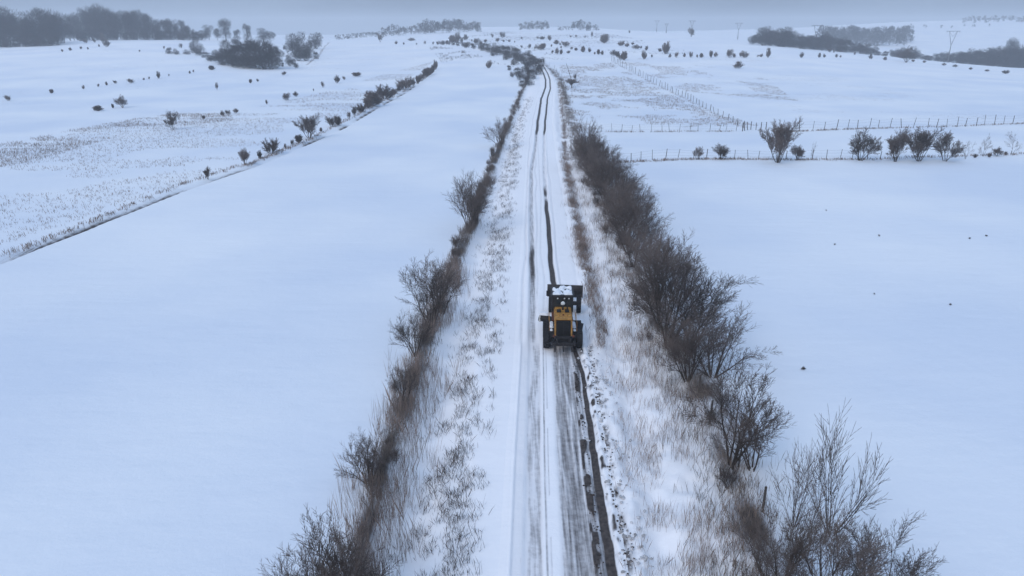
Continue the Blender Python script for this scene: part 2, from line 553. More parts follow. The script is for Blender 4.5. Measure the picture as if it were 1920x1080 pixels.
st2 = vnoise(WB * 16.0, RY * 0.5, 50) + 0.5
S = np.maximum(S, g * np.clip(0.14 + 0.22 * st + 0.20 * st2, 0, 0.40))
DZ -= g * 0.05 * st
S = np.maximum(S, behind * 0.40 * band(RXc + 0.88 + wig, 0.14, 0.1) * (0.6 + 0.5 * st2))
lump = vnoise(RT * 4, RY * 1.5, 51) + 0.5
S = np.maximum(S, behind * 0.95 * band(RXc + 1.42, 0.16, 0.1) * np.clip(lump * 2.4 - 0.75, 0, 1) * (1 - 0.5 * sstep(36, 42, RY)))
DZ += behind * 0.10 * band(RXc + 1.45, 0.16, 0.1) * np.clip(lump * 2.4 - 0.9, 0, 1)
# the strip of soil the blade bared
sc_ = fx(cRutR, RY)
S = np.maximum(S, behind * 0.98 * band(sc_ + 0.07 * vnoise(RY * 1.3, RY * 0, 60), 0.125 + 0.05 * (st - 0.5) + 0.05 * (1 - sstep(24, 40, RY)), 0.07))
DZ -= behind * 0.06 * band(sc_, 0.30, 0.08)
S = np.maximum(S, behind * 0.8 * band(sc_ + 0.36, 0.12, 0.1) * np.clip((vnoise(RX * 5, RY * 2.6, 53) + 0.5) * 2.2 - 0.95, 0, 1))
DZ += behind * 0.10 * band(sc_ + 0.55, 0.22, 0.15)
DZ += behind * 0.16 * band(sc_ + 0.5, 0.3, 0.15) * (vnoise(RX * 4, RY * 3, 55) + 0.5)
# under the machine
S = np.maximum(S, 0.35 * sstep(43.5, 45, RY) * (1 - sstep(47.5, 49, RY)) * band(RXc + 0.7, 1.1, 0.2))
RZ = RZ + DZ + 0.015 * vnoise(RX * 3, RY * 1.2, 57)
# run the edges down into the snow
edge = sstep(2.15, 2.7, np.abs(RT))
RZ = RZ * (1 - edge) + (ground_h(RX, RY) - 0.02) * edge
RZ = RZ - 0.12 * sstep(2.6, 2.7, np.abs(RT))
V = np.stack([RX, RY, RZ], -1).reshape(-1, 3)
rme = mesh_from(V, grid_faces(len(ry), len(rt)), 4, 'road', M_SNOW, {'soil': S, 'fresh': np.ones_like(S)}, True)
tag(link('road', rme), 'snow covered country road with wheel ruts and a freshly scraped brown strip', 'road', kind='structure')

# ================================================================== plant meshes
def tubes(segs, name, m, sides=3):
    """segs: rows of p0(3) p1(3) r0 r1 -> one mesh of tapered prisms"""
    a = np.array(segs, float)
    p0, p1, r0, r1 = a[:, 0:3], a[:, 3:6], a[:, 6], a[:, 7]
    d = p1 - p0
    d /= np.maximum(np.linalg.norm(d, axis=1, keepdims=True), 1e-6)
    ref = np.where(np.abs(d[:, 2:3]) > 0.9, np.array([[1., 0, 0]]), np.array([[0, 0, 1.]]))
    e1 = np.cross(d, ref); e1 /= np.linalg.norm(e1, axis=1, keepdims=True)
    e2 = np.cross(d, e1)
    n = len(a)
    V = np.empty((n, 2, sides, 3))
    for k in range(sides):
        an = 2 * math.pi * k / sides
        o = math.cos(an) * e1 + math.sin(an) * e2
        V[:, 0, k] = p0 + o * r0[:, None]
        V[:, 1, k] = p1 + o * r1[:, None]
    base = np.arange(n)[:, None] * 2 * sides
    fs = []
    for k in range(sides):
        j = (k + 1) % sides
        fs.append(np.concatenate([base + k, base + j, base + sides + j, base + sides + k], 1))
    Fc = np.stack(fs, 1).reshape(-1, 4)
    return mesh_from(V.reshape(-1, 3), Fc, 4, name, m)


def grow(rng, p, d, L, r, lev, top, out, kids, bend, up, ang):
    n = (5, 4, 3, 2)[min(lev, 3)]
    q = np.array(p, float); d = np.array(d, float)
    for i in range(n):
        d = d + np.array([rng.gauss(0, bend), rng.gauss(0, bend), rng.gauss(0, bend * 0.6) + up])
        d /= np.linalg.norm(d)
        q2 = q + d * (L / n)
        ra = r * (1 - 0.75 * i / n); rb = r * (1 - 0.75 * (i + 1) / n)
        out[lev].append((*q, *q2, ra, rb))
        q = q2
        if lev < top and (i > 0 or lev > 0):
            for _ in range(kids[lev]):
                if rng.random() < 0.86:
                    az = rng.uniform(0, 2 * math.pi); a = R(rng.uniform(*ang))
                    t = np.cross(d, [math.cos(az), math.sin(az), 0.3]); t /= (np.linalg.norm(t) + 1e-6)
                    nd = d * math.cos(a) + t * math.sin(a)
                    grow(rng, q - (q2 - q) * 0, nd, L * rng.uniform(0.40, 0.66) * (1 - 0.30 * i / n), max(rb * 0.6, 0.006), lev + 1, top, out, kids, bend * 1.15, up, ang)


def make_plant(seed, h, stems, spread, top, kids, r0, bend=0.10, up=0.07, ang=(22, 50), rad_tw=None, base_r=0.25):
    rng = random.Random(seed)
    out = [[] for _ in range(top + 1)]
    for s_ in range(stems):
        az = 2 * math.pi * (s_ + rng.random() * 0.8) / stems
        a = R(rng.uniform(spread[0], spread[1]))
        d = (math.sin(a) * math.cos(az), math.sin(a) * math.sin(az), math.cos(a))
        b = (base_r * math.cos(az) * rng.random(), base_r * math.sin(az) * rng.random(), -0.15)
        grow(rng, b, d, h * rng.uniform(0.76, 1.0) * (1 - 0.30 * (a / R(max(spread[1], 1))) ** 2), r0 * rng.uniform(0.6, 1.1), 0, top, out, kids, bend, up, ang)
    if rad_tw:
        for lv in range(1, top + 1):
            out[lv] = [(*g[:6], max(g[6], rad_tw), max(g[7], rad_tw * 0.55)) for g in out[lv]]
    return out


def plant_meshes(name, out, m_tr, m_tw, split=1):
    tr = sum(out[:split], []); cr = sum(out[split:], [])
    return tubes(tr, name + '_trunk', m_tr, 5), tubes(cr, name + '_crown', m_tw, 3)


BIG = []      # large leafless hedge shrubs, about 4.6 m before scaling
for i in range(6):
    o_ = make_plant(100 + i, 4.4, (7, 9, 5, 8, 10, 6)[i], (5, (32, 38, 28, 40, 30, 36)[i]), 3, (2, 2, 3), 0.066, 0.075, 0.055, (17, 42), 0.0088)
    BIG.append(plant_meshes('hedge_shrub', o_, M['bark'], M['twig'], 2))
MED = []      # brushy shrubs, about 2.6 m
for i in range(4):
    o_ = make_plant(200 + i, 2.5, (14, 12, 16, 10)[i], (4, 42), 2, (2, 3), 0.028, 0.08, 0.06, (14, 36), 0.0095)
    MED.append(plant_meshes('brush_shrub', o_, M['twigred'] if i % 2 else M['bark'], M['twigred'] if i % 2 else M['twig']))
THIN = []     # sparse young trees
for i in range(2):
    o_ = make_plant(300 + i, 4.0, 3, (4, 22), 3, (1, 2, 2), 0.05, 0.09, 0.04, (22, 48), 0.014)
    THIN.append(plant_meshes('young_tree', o_, M['bark'], M['twig']))
SPIKY = []    # tall whippy shoots
for i in range(2):
    o_ = make_plant(330 + i, 4.8, 9, (4, 48), 2, (2, 2), 0.045, 0.06, 0.05, (14, 34), 0.012)
    SPIKY.append(plant_meshes('whippy_shrub', o_, M['bark'], M['twig']))
LONE = []     # single stem bushes of the far hedges, thicker twigs so the mass reads far off
for i in range(4):
    o_ = make_plant(400 + i, 3.6, (8, 9, 6, 8)[i], (5, 44), 3, (2, 3, 3), 0.06, 0.07, 0.05, (18, 44), 0.016)
    LONE.append(plant_meshes('field_tree', o_, M['bark'], M['twig']))
DOT = []      # small bushes, 1 m tall before scaling
for i in range(5):
    o_ = make_plant(500 + i, 0.95, (16, 20, 12, 24, 18)[i], (2, 46), 2, (2, 2), 0.014, 0.10, 0.05, (16, 40), (0.013, 0.016, 0.012, 0.018, 0.015)[i], 0.06)
    DOT.append(tubes(sum(o_, []), 'field_bush', M['twig'], 3))


def ribbons(P, Dr, L, W, rng_):
    """flat twig sprays seen from far off"""
    n = len(P)
    Dr = Dr / np.linalg.norm(Dr, axis=1, keepdims=True)
    rnd = rng_.normal(size=(n, 3)); s_ = np.cross(Dr, rnd); s_ /= np.linalg.norm(s_, axis=1, keepdims=True)
    a = P - s_ * W[:, None] * .5; b = P + s_ * W[:, None] * .5
    c = P + Dr * L[:, None] + s_ * W[:, None] * .22; d = P + Dr * L[:, None] - s_ * W[:, None] * .22
    V = np.stack([a, b, c, d], 1).reshape(-1, 3)
    return V, np.arange(len(V)).reshape(-1, 4)


def wood_crown(seed, h, rad, n, nclump=16, low=0.22, w=0.085):
    g = np.random.default_rng(seed)
    th = g.uniform(0, 2 * math.pi, nclump); rr_ = np.sqrt(g.uniform(0, 1, nclump)) * rad * 0.72
    zc_ = low * h + (h * (0.90 - low)) * g.uniform(0.1, 1, nclump) * (1 - 0.35 * (rr_ / rad) ** 2)
    C = np.stack([rr_ * np.cos(th), rr_ * np.sin(th), zc_], 1)
    k = g.integers(0, nclump, n)
    off = g.normal(size=(n, 3)); off /= np.linalg.norm(off, axis=1, keepdims=True)
    rc_ = g.uniform(0.2, 1.0, n)[:, None] ** 0.6 * np.array([rad * 0.40, rad * 0.40, h * 0.15])
    P = C[k] + off * rc_
    D_ = off + np.array([0, 0, 0.55]) + (P - np.array([0, 0, h * 0.3])) / h
    return ribbons(P, D_, g.uniform(0.6, 1.7, n) * h / 18, g.uniform(0.6, 1.4, n) * w * h / 18, g)


WOOD = []     # woodland trees, 18 m
for i in range(5):
    V_, F_ = wood_crown(600 + i, 18, (5.5, 6.5, 5.0, 7.0, 4.6)[i], 3600, 20, 0.14)
    cm = mesh_from(V_, F_, 4, 'wood_tree_crown', M['woodtwig'])
    o_ = make_plant(620 + i, 13.0, 1 if i % 2 else 2, (0, 10), 2, (2, 1), 0.26, 0.06, 0.05, (22, 48), 0.06, 0.3)
    tm = tubes(sum(o_, []), 'wood_tree_trunk', M['woodtwig'], 4)
    WOOD.append((tm, cm))
DOME = []     # dense rounded thicket bushes, 6 m
for i in range(3):
    V_, F_ = wood_crown(640 + i, 6.0, (2.9, 2.6, 3.3)[i], 3600, 22, 0.0, 0.16)
    cm = mesh_from(V_, F_, 4, 'thicket_crown', M['woodtwig'])
    o_ = make_plant(650 + i, 4.2, 8, (5, 50), 1, (2,), 0.07, 0.06, 0.05, (22, 48), 0.03, 0.4)
    DOME.append((tubes(sum(o_, []), 'thicket_trunk', M['woodtwig'], 4), cm))

def zmax_of(lib):
    out = []
    for t_ in lib:
        a = np.empty(len(t_[1].vertices) * 3, dtype=np.float32); t_[1].vertices.foreach_get('co', a)
        out.append(float(np.percentile(a[2::3], 99.3)))
    return out


NAT = {id(L_): zmax_of(L_) for L_ in (BIG, MED, THIN, SPIKY, LONE, WOOD, DOME)}
RNG = random.Random(7)


def plant(name, meshes, loc, s, label, cat='shrub', group=None, rz=None, wide=1.0):
    rz = RNG.uniform(0, 6.28) if rz is None else rz
    s3 = (s * wide, s * wide, s)
    if isinstance(meshes, tuple):
        r = empty(name, loc, rz); r.scale = s3
        link('trunk', meshes[0], r); link('crown', meshes[1], r)
    else:
        r = link(name, meshes); r.location = loc; r.rotation_euler = (0, 0, rz); r.scale = s3
    return tag(r, label, cat, group)


def scale_px(p):
    """pixels of the 1920 wide photo per metre of upright height at a ground point"""
    ax = p[1] * CP + (H0 - p[2]) * SP
    el = math.atan2(H0 - p[2], p[1])
    return F / ax * math.cos(el)


def at_px(px, py):
    return tuple(G([px], [py])[0])


def at_depth(px, D):
    x = (px - 960.0) / F / 1.056 * D
    return (x, D, gz(x, D))


def top_h(p, ytop):
    return H0 + p[1] * float(slope_of(ytop)) - p[2]


# ------------------------------------------------------------------ right hedge beside the road
def big(px, py, hpx, k, label, group=None, wide=1.0, lib=None, cat='shrub', nat=4.7, name='hedge_shrub'):
    p = at_px(px, py)
    lib = BIG if lib is None else lib
    return plant(name, lib[k % len(lib)], p, top_h(p, py - hpx) / NAT[id(lib)][k % len(lib)], label, cat, group, None, wide)


big(1545, 1165, 185, 0, 'big dark leafless shrub at the bottom edge of the picture, in the right hedge', wide=1.05)
big(1640, 1150, 150, 3, 'low spreading shrub on the field side of the nearest right hedge shrubs', wide=1.1)
big(1462, 1130, 160, 4, 'dense upright leafless shrub nearest the road at the bottom of the right hedge', wide=0.9)
big(1556, 1000, 225, 1, 'whippy pale shrub with one shoot standing far above its hedge neighbours', lib=SPIKY, nat=5.0, wide=0.75, name='whippy_shrub')
big(1488, 985, 150, 0, 'thin many-stemmed shrub just left of the tallest whippy hedge shoot', lib=SPIKY, nat=5.0, wide=0.8, name='whippy_shrub')
big(1371, 872, 185, 2, 'large round twiggy shrub alone below the right hedge with stakes at its foot', wide=1.15)
big(1410, 880, 120, 5, 'lower half shadowed shrub leaning out over the field behind the lone twiggy shrub', wide=1.15)
big(1289, 713, 120, 4, 'dense dark clump of upright stems at the lower corner of the long right hedge', wide=1.15)
big(1336, 706, 125, 1, 'wide open-branched shrub reaching over the field snow at the lower end of the right hedge', wide=1.4)
big(1253, 652, 170, 2, 'tall forked dark shrub in the right hedge level with the rear wheels of the grader', wide=1.2)
big(1292, 650, 140, 0, 'rounded grey-brown shrub on the field side of the tall forked hedge shrub', wide=1.2)
big(1243, 618, 170, 1, 'dark many-stemmed shrub in the right hedge level with the cab of the grader', wide=1.15)
big(1100, 305, 85, 5, 'upright fan-shaped shrub at the far end of the right hedge beside the field gateway', wide=0.75)
def hedge_lab_at(D):
    return ('leafless shrub of the right hedge just ahead of the grader cab' if D < 62 else
            'leafless shrub in the thick middle of the right hedge beyond the grader' if D < 85 else
            'leafless shrub in the far part of the right hedge near the field gateway')


yy_ = 596.0; k_ = 0
while yy_ > 315:
    D_ = H0 / math.tan(PITCH - math.atan((540 - yy_) / F))
    D_ += 3.7
    xh = float(fx(cT, D_)) + RNG.uniform(-0.4, 1.1)
    p = (xh, D_, gz(xh, D_))
    plant('hedge_shrub', BIG[k_ % 6], p, RNG.uniform(0.82, 1.06), hedge_lab_at(D_), 'shrub', hedge_lab_at(D_).replace('shrub', 'shrubs', 1), None, RNG.uniform(1.05, 1.35))
    if k_ % 3 == 0:
        xh2 = xh + RNG.uniform(1.4, 2.4); D2 = D_ + 0.8
        plant('hedge_shrub', BIG[(k_ + 2) % 6], (xh2, D2, gz(xh2, D2)), RNG.uniform(0.6, 0.85), hedge_lab_at(D_), 'shrub', hedge_lab_at(D_).replace('shrub', 'shrubs', 1), None, 1.05)
    k_ += 1
    v_ = math.atan2(H0, D_)
    yy_ = 540 + F * math.tan(v_ - PITCH)
# low brush at the feet of the right hedge
low_lab = 'low reddish brush at the foot of the right hedge'
for k_ in range(24):
    D_ = 19 + 96 * (k_ + RNG.random()) / 24
    xh = float(fx(cT, D_)) + RNG.uniform(-1.6, 0.6)
    plant('brush_shrub', MED[k_ % 4], (xh, D_, gz(xh, D_)), RNG.uniform(0.22, 0.5), low_lab, 'shrub', 'low brush under the right hedge')

# ------------------------------------------------------------------ left hedge beside the road
big(640, 1170, 170, 4, 'big dark leafless shrub with a thick bole at the bottom edge left of the road', wide=1.15)
big(585, 1150, 120, 3, 'grey twiggy shrub beside the big dark shrub at the bottom left hedge', wide=1.1)
big(808, 613, 125, 5, 'forked dark shrub leaning over the field snow in the left hedge, across from the grader', wide=1.05)
big(828, 588, 110, 2, 'dense dark shrub directly behind the forked shrub of the left hedge', wide=0.9)
big(778, 668, 85, 3, 'smaller twiggy shrub just before the forked shrub of the left hedge', wide=1.0)
big(878, 434, 108, 0, 'large fan-shaped shrub standing out alone over the left hedge', wide=1.0)
big(893, 420, 80, 4, 'dense brown shrub directly behind the fan-shaped shrub of the left hedge', wide=0.8)
big(938, 274, 52, 1, 'dark bushy shrub at the kink of the left hedge, far beyond the fan-shaped one', wide=1.15)
big(690, 905, 90, 1, 'straggly shrub in the lower left hedge with bent shoots over the field', wide=1.2)
big(760, 758, 80, 2, 'slim brown shrub in the lower left hedge below the forked one', wide=0.8)
lh = 'low brown brush in the thin far strip of the left hedge'
lh2 = 'brown brush in the left hedge between the forked and the fan-shaped shrub'
lh3 = 'low brown brush in the lower left hedge below the forked shrub'
for k_ in range(70):
    f_ = (0.26 + 0.74 * (k_ + RNG.random()) / 70) if k_ > 6 else (k_ + RNG.random()) / 26
    D_ = 18 * math.exp(f_ * math.log(330 / 18.0))
    xh = float(fx(cL, D_)) + RNG.gauss(0, 0.35)
    s_ = RNG.uniform(0.28, 0.58) * (1 if D_ > 60 else 0.62)
    plant('brush_shrub', MED[k_ % 4], (xh, D_, gz(xh, D_)), s_, lh if D_ > 140 else lh2 if D_ > 58 else lh3, 'shrub', 'low brush of the left hedge, ' + ('far' if D_ > 140 else 'middle' if D_ > 58 else 'near'))

# ------------------------------------------------------------------ dark thicket on the bend of the road
tl = 'dark dense bush in the thicket where the road bends left'
bend = [(1012, 130, 22), (1000, 126, 20), (1006, 140, 22), (996, 148, 20), (990, 128, 20), (986, 136, 16), (980, 120, 20), (972, 115, 20), (964, 122, 14), (968, 108, 20),
        (958, 108, 20), (950, 112, 16), (948, 104, 19), (940, 102, 18), (932, 103, 16), (928, 98, 16), (918, 98, 15), (910, 95, 15), (902, 95, 14), (925, 105, 12),
        (888, 92, 10), (878, 89, 10), (868, 88, 9), (858, 86, 9), (850, 85, 10), (842, 84, 7), (832, 84, 7), (822, 83, 6), (812, 83, 5),
        (992, 160, 16), (985, 152, 14), (975, 150, 18), (970, 140, 14), (960, 145, 10), (955, 132, 10), (978, 162, 12), (990, 108, 13), (995, 112, 11), (1000, 113, 8), (1003, 120, 12)]
for px, py, hp in bend:
    p = at_px(px, py)
    plant('thicket_bush', DOME[RNG.randrange(3)], p, hp / scale_px(p) / 5.8, tl, 'bush', 'bushes on the bend of the road', None, 1.1)

# ------------------------------------------------------------------ fields: bushes one by one
def dots(lst, label, group, cat='bush', name='field_bush', k=1.0):
    for q in lst:
        px, py, hp = q[:3]
        wide = q[3] if len(q) > 3 else 1.0
        p = at_px(px, py)
        plant(name, DOT[RNG.randrange(5)], p, k * hp * RNG.uniform(0.75, 1.15) / scale_px(p), label, cat, group, None, wide * RNG.choice((0.6, 0.7, 0.8, 0.95, 1.2)))


def field_tree(px, py, hp, k, label, wide=1.0, lib=None, nat=3.9, cat='shrub', name='field_tree', group=None):
    p = at_px(px, py)
    lib = lib or LONE
    return plant(name, lib[k % len(lib)], p, hp / scale_px(p) / NAT[id(lib)][k % len(lib)], label, cat, group, None, wide)


field_tree(580, 259, 42, 0, 'round leafless bush with a short trunk on the left field ditch', 1.1, cat='bush')
field_tree(460, 309, 30, 1, 'reddish upright bush at the lower end of the bushes on the left ditch', 0.85, cat='bush')
field_tree(325, 243, 33, 2, 'small crooked tree standing alone in the weedy left field', 0.9, cat='tree')
field_tree(230, 202, 22, 3, 'fan-shaped bush alone on the upper left snow field', 1.1, cat='bush')
field_tree(390, 336, 22, 1, 'small thin bush right above the dark ditch line on the left', 0.8, cat='bush')
field_tree(407, 169, 14, 2, 'tiny leaning sapling in the middle of the left fields', 0.5, cat='sapling')
dots([(184, 208, 10, 1.4)], 'low dark bush left of the fan-shaped bush in the upper left field', None)
dots([(212, 203, 7)], 'very small bush between the low dark bush and the fan-shaped bush', None)
dots([(510, 288, 24, 1.3)], 'wide low bush on the left ditch between the reddish bush and the round one', None)
dots([(487, 297, 16, .8)], 'narrow small bush next to the wide low bush of the left ditch', None)
dots([(548, 272, 14), (560, 268, 16), (535, 278, 10), (602, 247, 10), (622, 238, 24), (634, 235, 22), (655, 222, 16), (665, 216, 18),
      (678, 210, 22, 1.2), (690, 203, 22), (700, 199, 34, 1.1), (710, 192, 20), (722, 186, 34), (738, 178, 14), (748, 172, 16), (757, 168, 24, 1.2), (766, 163, 20),
      (775, 160, 18), (784, 156, 18), (791, 150, 18), (799, 144, 16), (806, 140, 14), (812, 134, 16), (817, 130, 20)],
     'small dark bush in the curved row along the left field boundary', 'bushes of the curved left row', k=0.78)
dots([(97, 175, 9, 1.6), (157, 167, 8), (185, 163, 5), (200, 160, 6), (216, 157, 6), (245, 156, 9, 1.4), (270, 150, 4), (280, 149, 5), (298, 147, 12), (317, 143, 5),
      (356, 138, 6), (363, 136, 6), (397, 131, 8, 1.6), (15, 189, 9), (470, 156, 6), (483, 153, 6), (533, 141, 8, 1.3)],
     'tiny bush in the loose row across the far left snow field', 'tiny bushes of the far left row')
dots([(382, 223, 6), (418, 218, 9), (427, 214, 9), (442, 212, 8, 1.5), (500, 196, 8), (537, 188, 15), (555, 181, 10), (588, 171, 5), (605, 164, 13, .7), (632, 156, 14), (645, 150, 6), (668, 143, 8, 2)],
     'small bush on the faint boundary between the two weedy left fields', 'bushes of the middle left row')
dots([(117, 97, 5), (132, 95, 6), (165, 93, 5), (200, 88, 12), (160, 81, 7), (177, 80, 7), (193, 80, 14, .8), (262, 97, 4), (152, 92, 4), (186, 88, 4), (308, 92, 5), (340, 90, 7)],
     'little bush on the snow below the wood on the left ridge', 'little bushes under the left wood')

# the thicket in the hollow at the left
ht = 'dark rounded bush massed in the thicket in the left hollow'
for px, py, hp, w_ in [(402, 114, 14, 1.2), (415, 118, 20, 1.2), (428, 120, 34, .9), (440, 122, 26, 1.2), (452, 124, 34, 1.0), (466, 126, 44, 1.0), (480, 128, 40, 1.0), (494, 130, 42, 1.0), (508, 130, 40, .9),
                       (518, 128, 32, .9), (458, 128, 22, 1.4), (436, 124, 16, 1.4), (385, 108, 9, 1.5), (368, 99, 22, 1.0), (350, 102, 7, 1.6), (330, 102, 8, 1.5), (317, 101, 10, 1.2), (420, 122, 12, 1.5),
                       (446, 98, 22, .9), (374, 104, 10, 1.5), (395, 115, 9, 1.5)]:
    p = at_px(px, py)
    plant('thicket_bush', DOME[RNG.randrange(3)], p, hp / scale_px(p) / 4.7, ht, 'bush', 'bushes of the left hollow', None, w_)
for px, py, hp, w_ in [(551, 103, 30, .9), (566, 104, 32, .9), (578, 108, 22, 1.), (593, 92, 23, 1.1), (560, 114, 16, 1.4), (574, 114, 16, 1.4), (543, 124, 16, .9), (593, 111, 12, .8), (555, 128, 8, 1.2), (550, 122, 10, 1), (530, 125, 6, 1), (520, 98, 7, .8), (533, 93, 6, .8), (500, 88, 5, 1)]:
    p = at_px(px, py)
    plant('thicket_bush', DOME[RNG.randrange(3)], p, hp / scale_px(p) / 4.7, 'dark bush in the loose cluster right of the thicket in the left hollow', 'bush', 'loose bushes beside the left hollow', None, w_)

# hills ahead
dots([(743, 83, 6), (772, 77, 7, 1.8), (797, 83, 7), (781, 84, 4), (757, 84, 4), (820, 84, 7), (829, 84, 7), (838, 83, 8), (857, 80, 17), (848, 80, 12), (866, 82, 12), (873, 75, 8), (893, 83, 10, 1.3), (902, 84, 6), (885, 78, 5),
      (923, 71, 8), (942, 71, 11), (933, 78, 5), (944, 79, 5), (955, 79, 6), (965, 80, 4), (910, 79, 5), (978, 73, 4), (917, 128, 13), (874, 90, 8), (885, 86, 6), (862, 74, 8)],
     'small dark bush on the snowy slope above the bend of the road', 'bushes above the bend')
dots([(1017, 74, 7, 1.5), (1008, 73, 5), (1030, 76, 9), (993, 91, 8), (978, 90, 5), (1013, 93, 10, 1.8), (1018, 92, 9), (1003, 92, 5), (1043, 83, 8, 1.3), (1050, 85, 6), (1060, 88, 9, 1.4), (1052, 91, 4), (1044, 102, 10), (1052, 102, 9), (1036, 99, 6),
      (1072, 93, 6), (1080, 95, 6), (1093, 98, 12), (1105, 98, 9), (1115, 102, 5), (1122, 102, 10), (1129, 103, 9), (1133, 81, 15, .9), (1070, 70, 4), (1080, 70, 4), (1097, 71, 4), (1110, 69, 10, .6), (1150, 104, 11, 1.1), (1158, 108, 9), (1164, 112, 12), (1170, 113, 16, .9),
      (1165, 86, 9), (1175, 88, 9), (1192, 92, 8, 1.5), (1202, 91, 5), (1212, 95, 7), (1207, 111, 14, .6), (1248, 101, 18, 1.), (1268, 108, 8, 1.3), (1237, 97, 5), (1186, 84, 4), (1180, 62, 6), (1256, 108, 8), (1222, 108, 5), (1034, 88, 4), (1066, 100, 5)],
     'small dark bush in the scattered rows on the slope right of the road bend', 'bushes right of the bend')
dots([(1283, 107, 6), (1295, 108, 12), (1307, 108, 5), (1315, 108, 7), (1333, 108, 14, .9), (1342, 107, 11), (1367, 108, 14), (1376, 108, 6), (1395, 108, 14), (1388, 107, 7), (1421, 107, 5), (1427, 107, 6), (1440, 108, 15, .9), (1503, 108, 9), (1536, 108, 8), (1545, 108, 8), (1568, 108, 5),
      (1576, 108, 6), (1602, 103, 5), (1632, 111, 8), (1659, 113, 5, 2), (1712, 116, 5, 2), (1733, 118, 6, 2), (1480, 90, 4), (1453, 84, 5), (1429, 86, 5), (1556, 98, 6), (1563, 99, 6), (1500, 92, 5), (1770, 123, 5, 2), (1790, 126, 5, 2), (1820, 131, 5, 1.5), (1850, 134, 5, 2), (1885, 138, 5, 2)],
     'small dark bush in the row along the upper edge of the right snow field', 'bushes of the upper right row')
dots([(1384, 128, 13, 1.7)], 'broad dark bush alone on the open snow of the right field', None)
dots([(1071, 160, 7), (1078, 148, 8)], 'low bush under the flat-topped tree beside the road', 'bushes by the flat-topped tree')

# trees of the farm lane on the right
RT_ = [(1458, 305, 70, 0, 0.80, 'tallest broad leafless tree on the right lane fence'),
       (1495, 300, 24, 1, 1.2, 'small round shrub right beside the tallest tree of the right lane'),
       (1522, 297, 30, 'T', .5, 'thin pale sapling between the tallest lane tree and the next round bush'),
       (1612, 301, 50, 3, 1.0, 'round leafless bush standing alone mid-way along the right lane fence'),
       (1678, 303, 52, 1, .85, 'left tree of the joined clump on the right lane'),
       (1722, 302, 54, 0, 1.0, 'dense middle tree of the joined clump on the right lane'),
       (1772, 302, 46, 2, 1.1, 'right tree of the joined clump on the right lane'),
       (1810, 298, 34, 'T', .9, 'first pale thin sapling right of the joined clump of lane trees'),
       (1843, 293, 40, 'U', .8, 'forked thin sapling second right of the joined clump of lane trees'),
       (1869, 293, 15, 3, 1.3, 'little round shrub between two thin saplings at the right edge'),
       (1897, 289, 40, 'T', 1., 'thin spreading sapling closest to the right edge of the lane'),
       (1308, 299, 21, 2, .9, 'small shrub on the left part of the lane fence'),
       (1352, 299, 24, 1, 1.2, 'second small bushy shrub on the left part of the lane fence')]
for px, py, hp, k, w_, lab in RT_:
    if k == 'T': field_tree(px, py, hp, 0, lab, w_, THIN, 4.2, 'sapling', 'sapling')
    elif k == 'U': field_tree(px, py, hp, 1, lab, w_, THIN, 4.2, 'sapling', 'sapling')
    else: field_tree(px, py, hp * 1.1, k, lab, w_ * 1.08, cat='tree' if hp > 35 else 'shrub')
dots([(1828, 296, 7), (1855, 295, 7), (1885, 291, 6)], 'knee high tuft of brush between the saplings of the right lane', 'brush tufts on the right lane')

# flat-topped tree and its leaning poles right of the road
p = at_px(1072, 165)
ft = empty('flat_topped_tree', p)
tag(ft, 'small tree with a flat wide crown and bare trunk right of the road', 'tree')
sc0 = 1.0 / scale_px(p)
trk = [(0, 0, -0.1, 0, 0, 9 * sc0, .16, .12)]
crn = []
rg = random.Random(5)
for k_ in range(26):
    a = rg.uniform(0, 6.28); rad = rg.uniform(4, 13) * sc0
    q = np.array([0, 0, rg.uniform(6, 9) * sc0]); e = np.array([math.cos(a) * rad, math.sin(a) * rad * .7, rg.uniform(9, 15) * sc0])
    trk.append((*q, *((q + e) / 2 + np.array([0, 0, .3])), .06, .045))
    for j in range(16):
        s0 = (q + e) / 2 + (e - q) * rg.uniform(0, .5); t0 = s0 + np.array([rg.gauss(0, .55), rg.gauss(0, .55), rg.uniform(.0, .9)])
        crn.append((*s0, *t0, .045, .02))
link('trunk', tubes(trk, 'flat_tree_trunk', M['bark'], 4), ft)
link('crown', tubes(crn, 'flat_tree_crown', M['twig'], 3), ft)
for (a, b, lab) in (((1061, 120), (1071, 147), 'long dark pole leaning over the flat-topped tree'), ((1060, 160), (1062, 186), 'upright dark stake at the roadside below the flat-topped tree')):
    q = at_px(*b); hgt = (b[1] - a[1]) / scale_px(q)
    dx = (a[0] - b[0]) / scale_px(q)
    tag(link('pole', tubes([(q[0], q[1], q[2] - .2, q[0] + dx, q[1], q[2] + hgt, .11, .07)], 'pole', M['post'], 5)), lab, 'pole')

# ------------------------------------------------------------------ woods
def wood(lst, label, group, lib=WOOD, nat=18.0, cat='tree', name='wood_tree'):
    for px, D, yt, w_ in lst:
        p = at_depth(px, D)
        h = top_h(p, yt)
        plant(name, lib[RNG.randrange(len(lib))], p, h / nat, label, cat, group, None, w_)


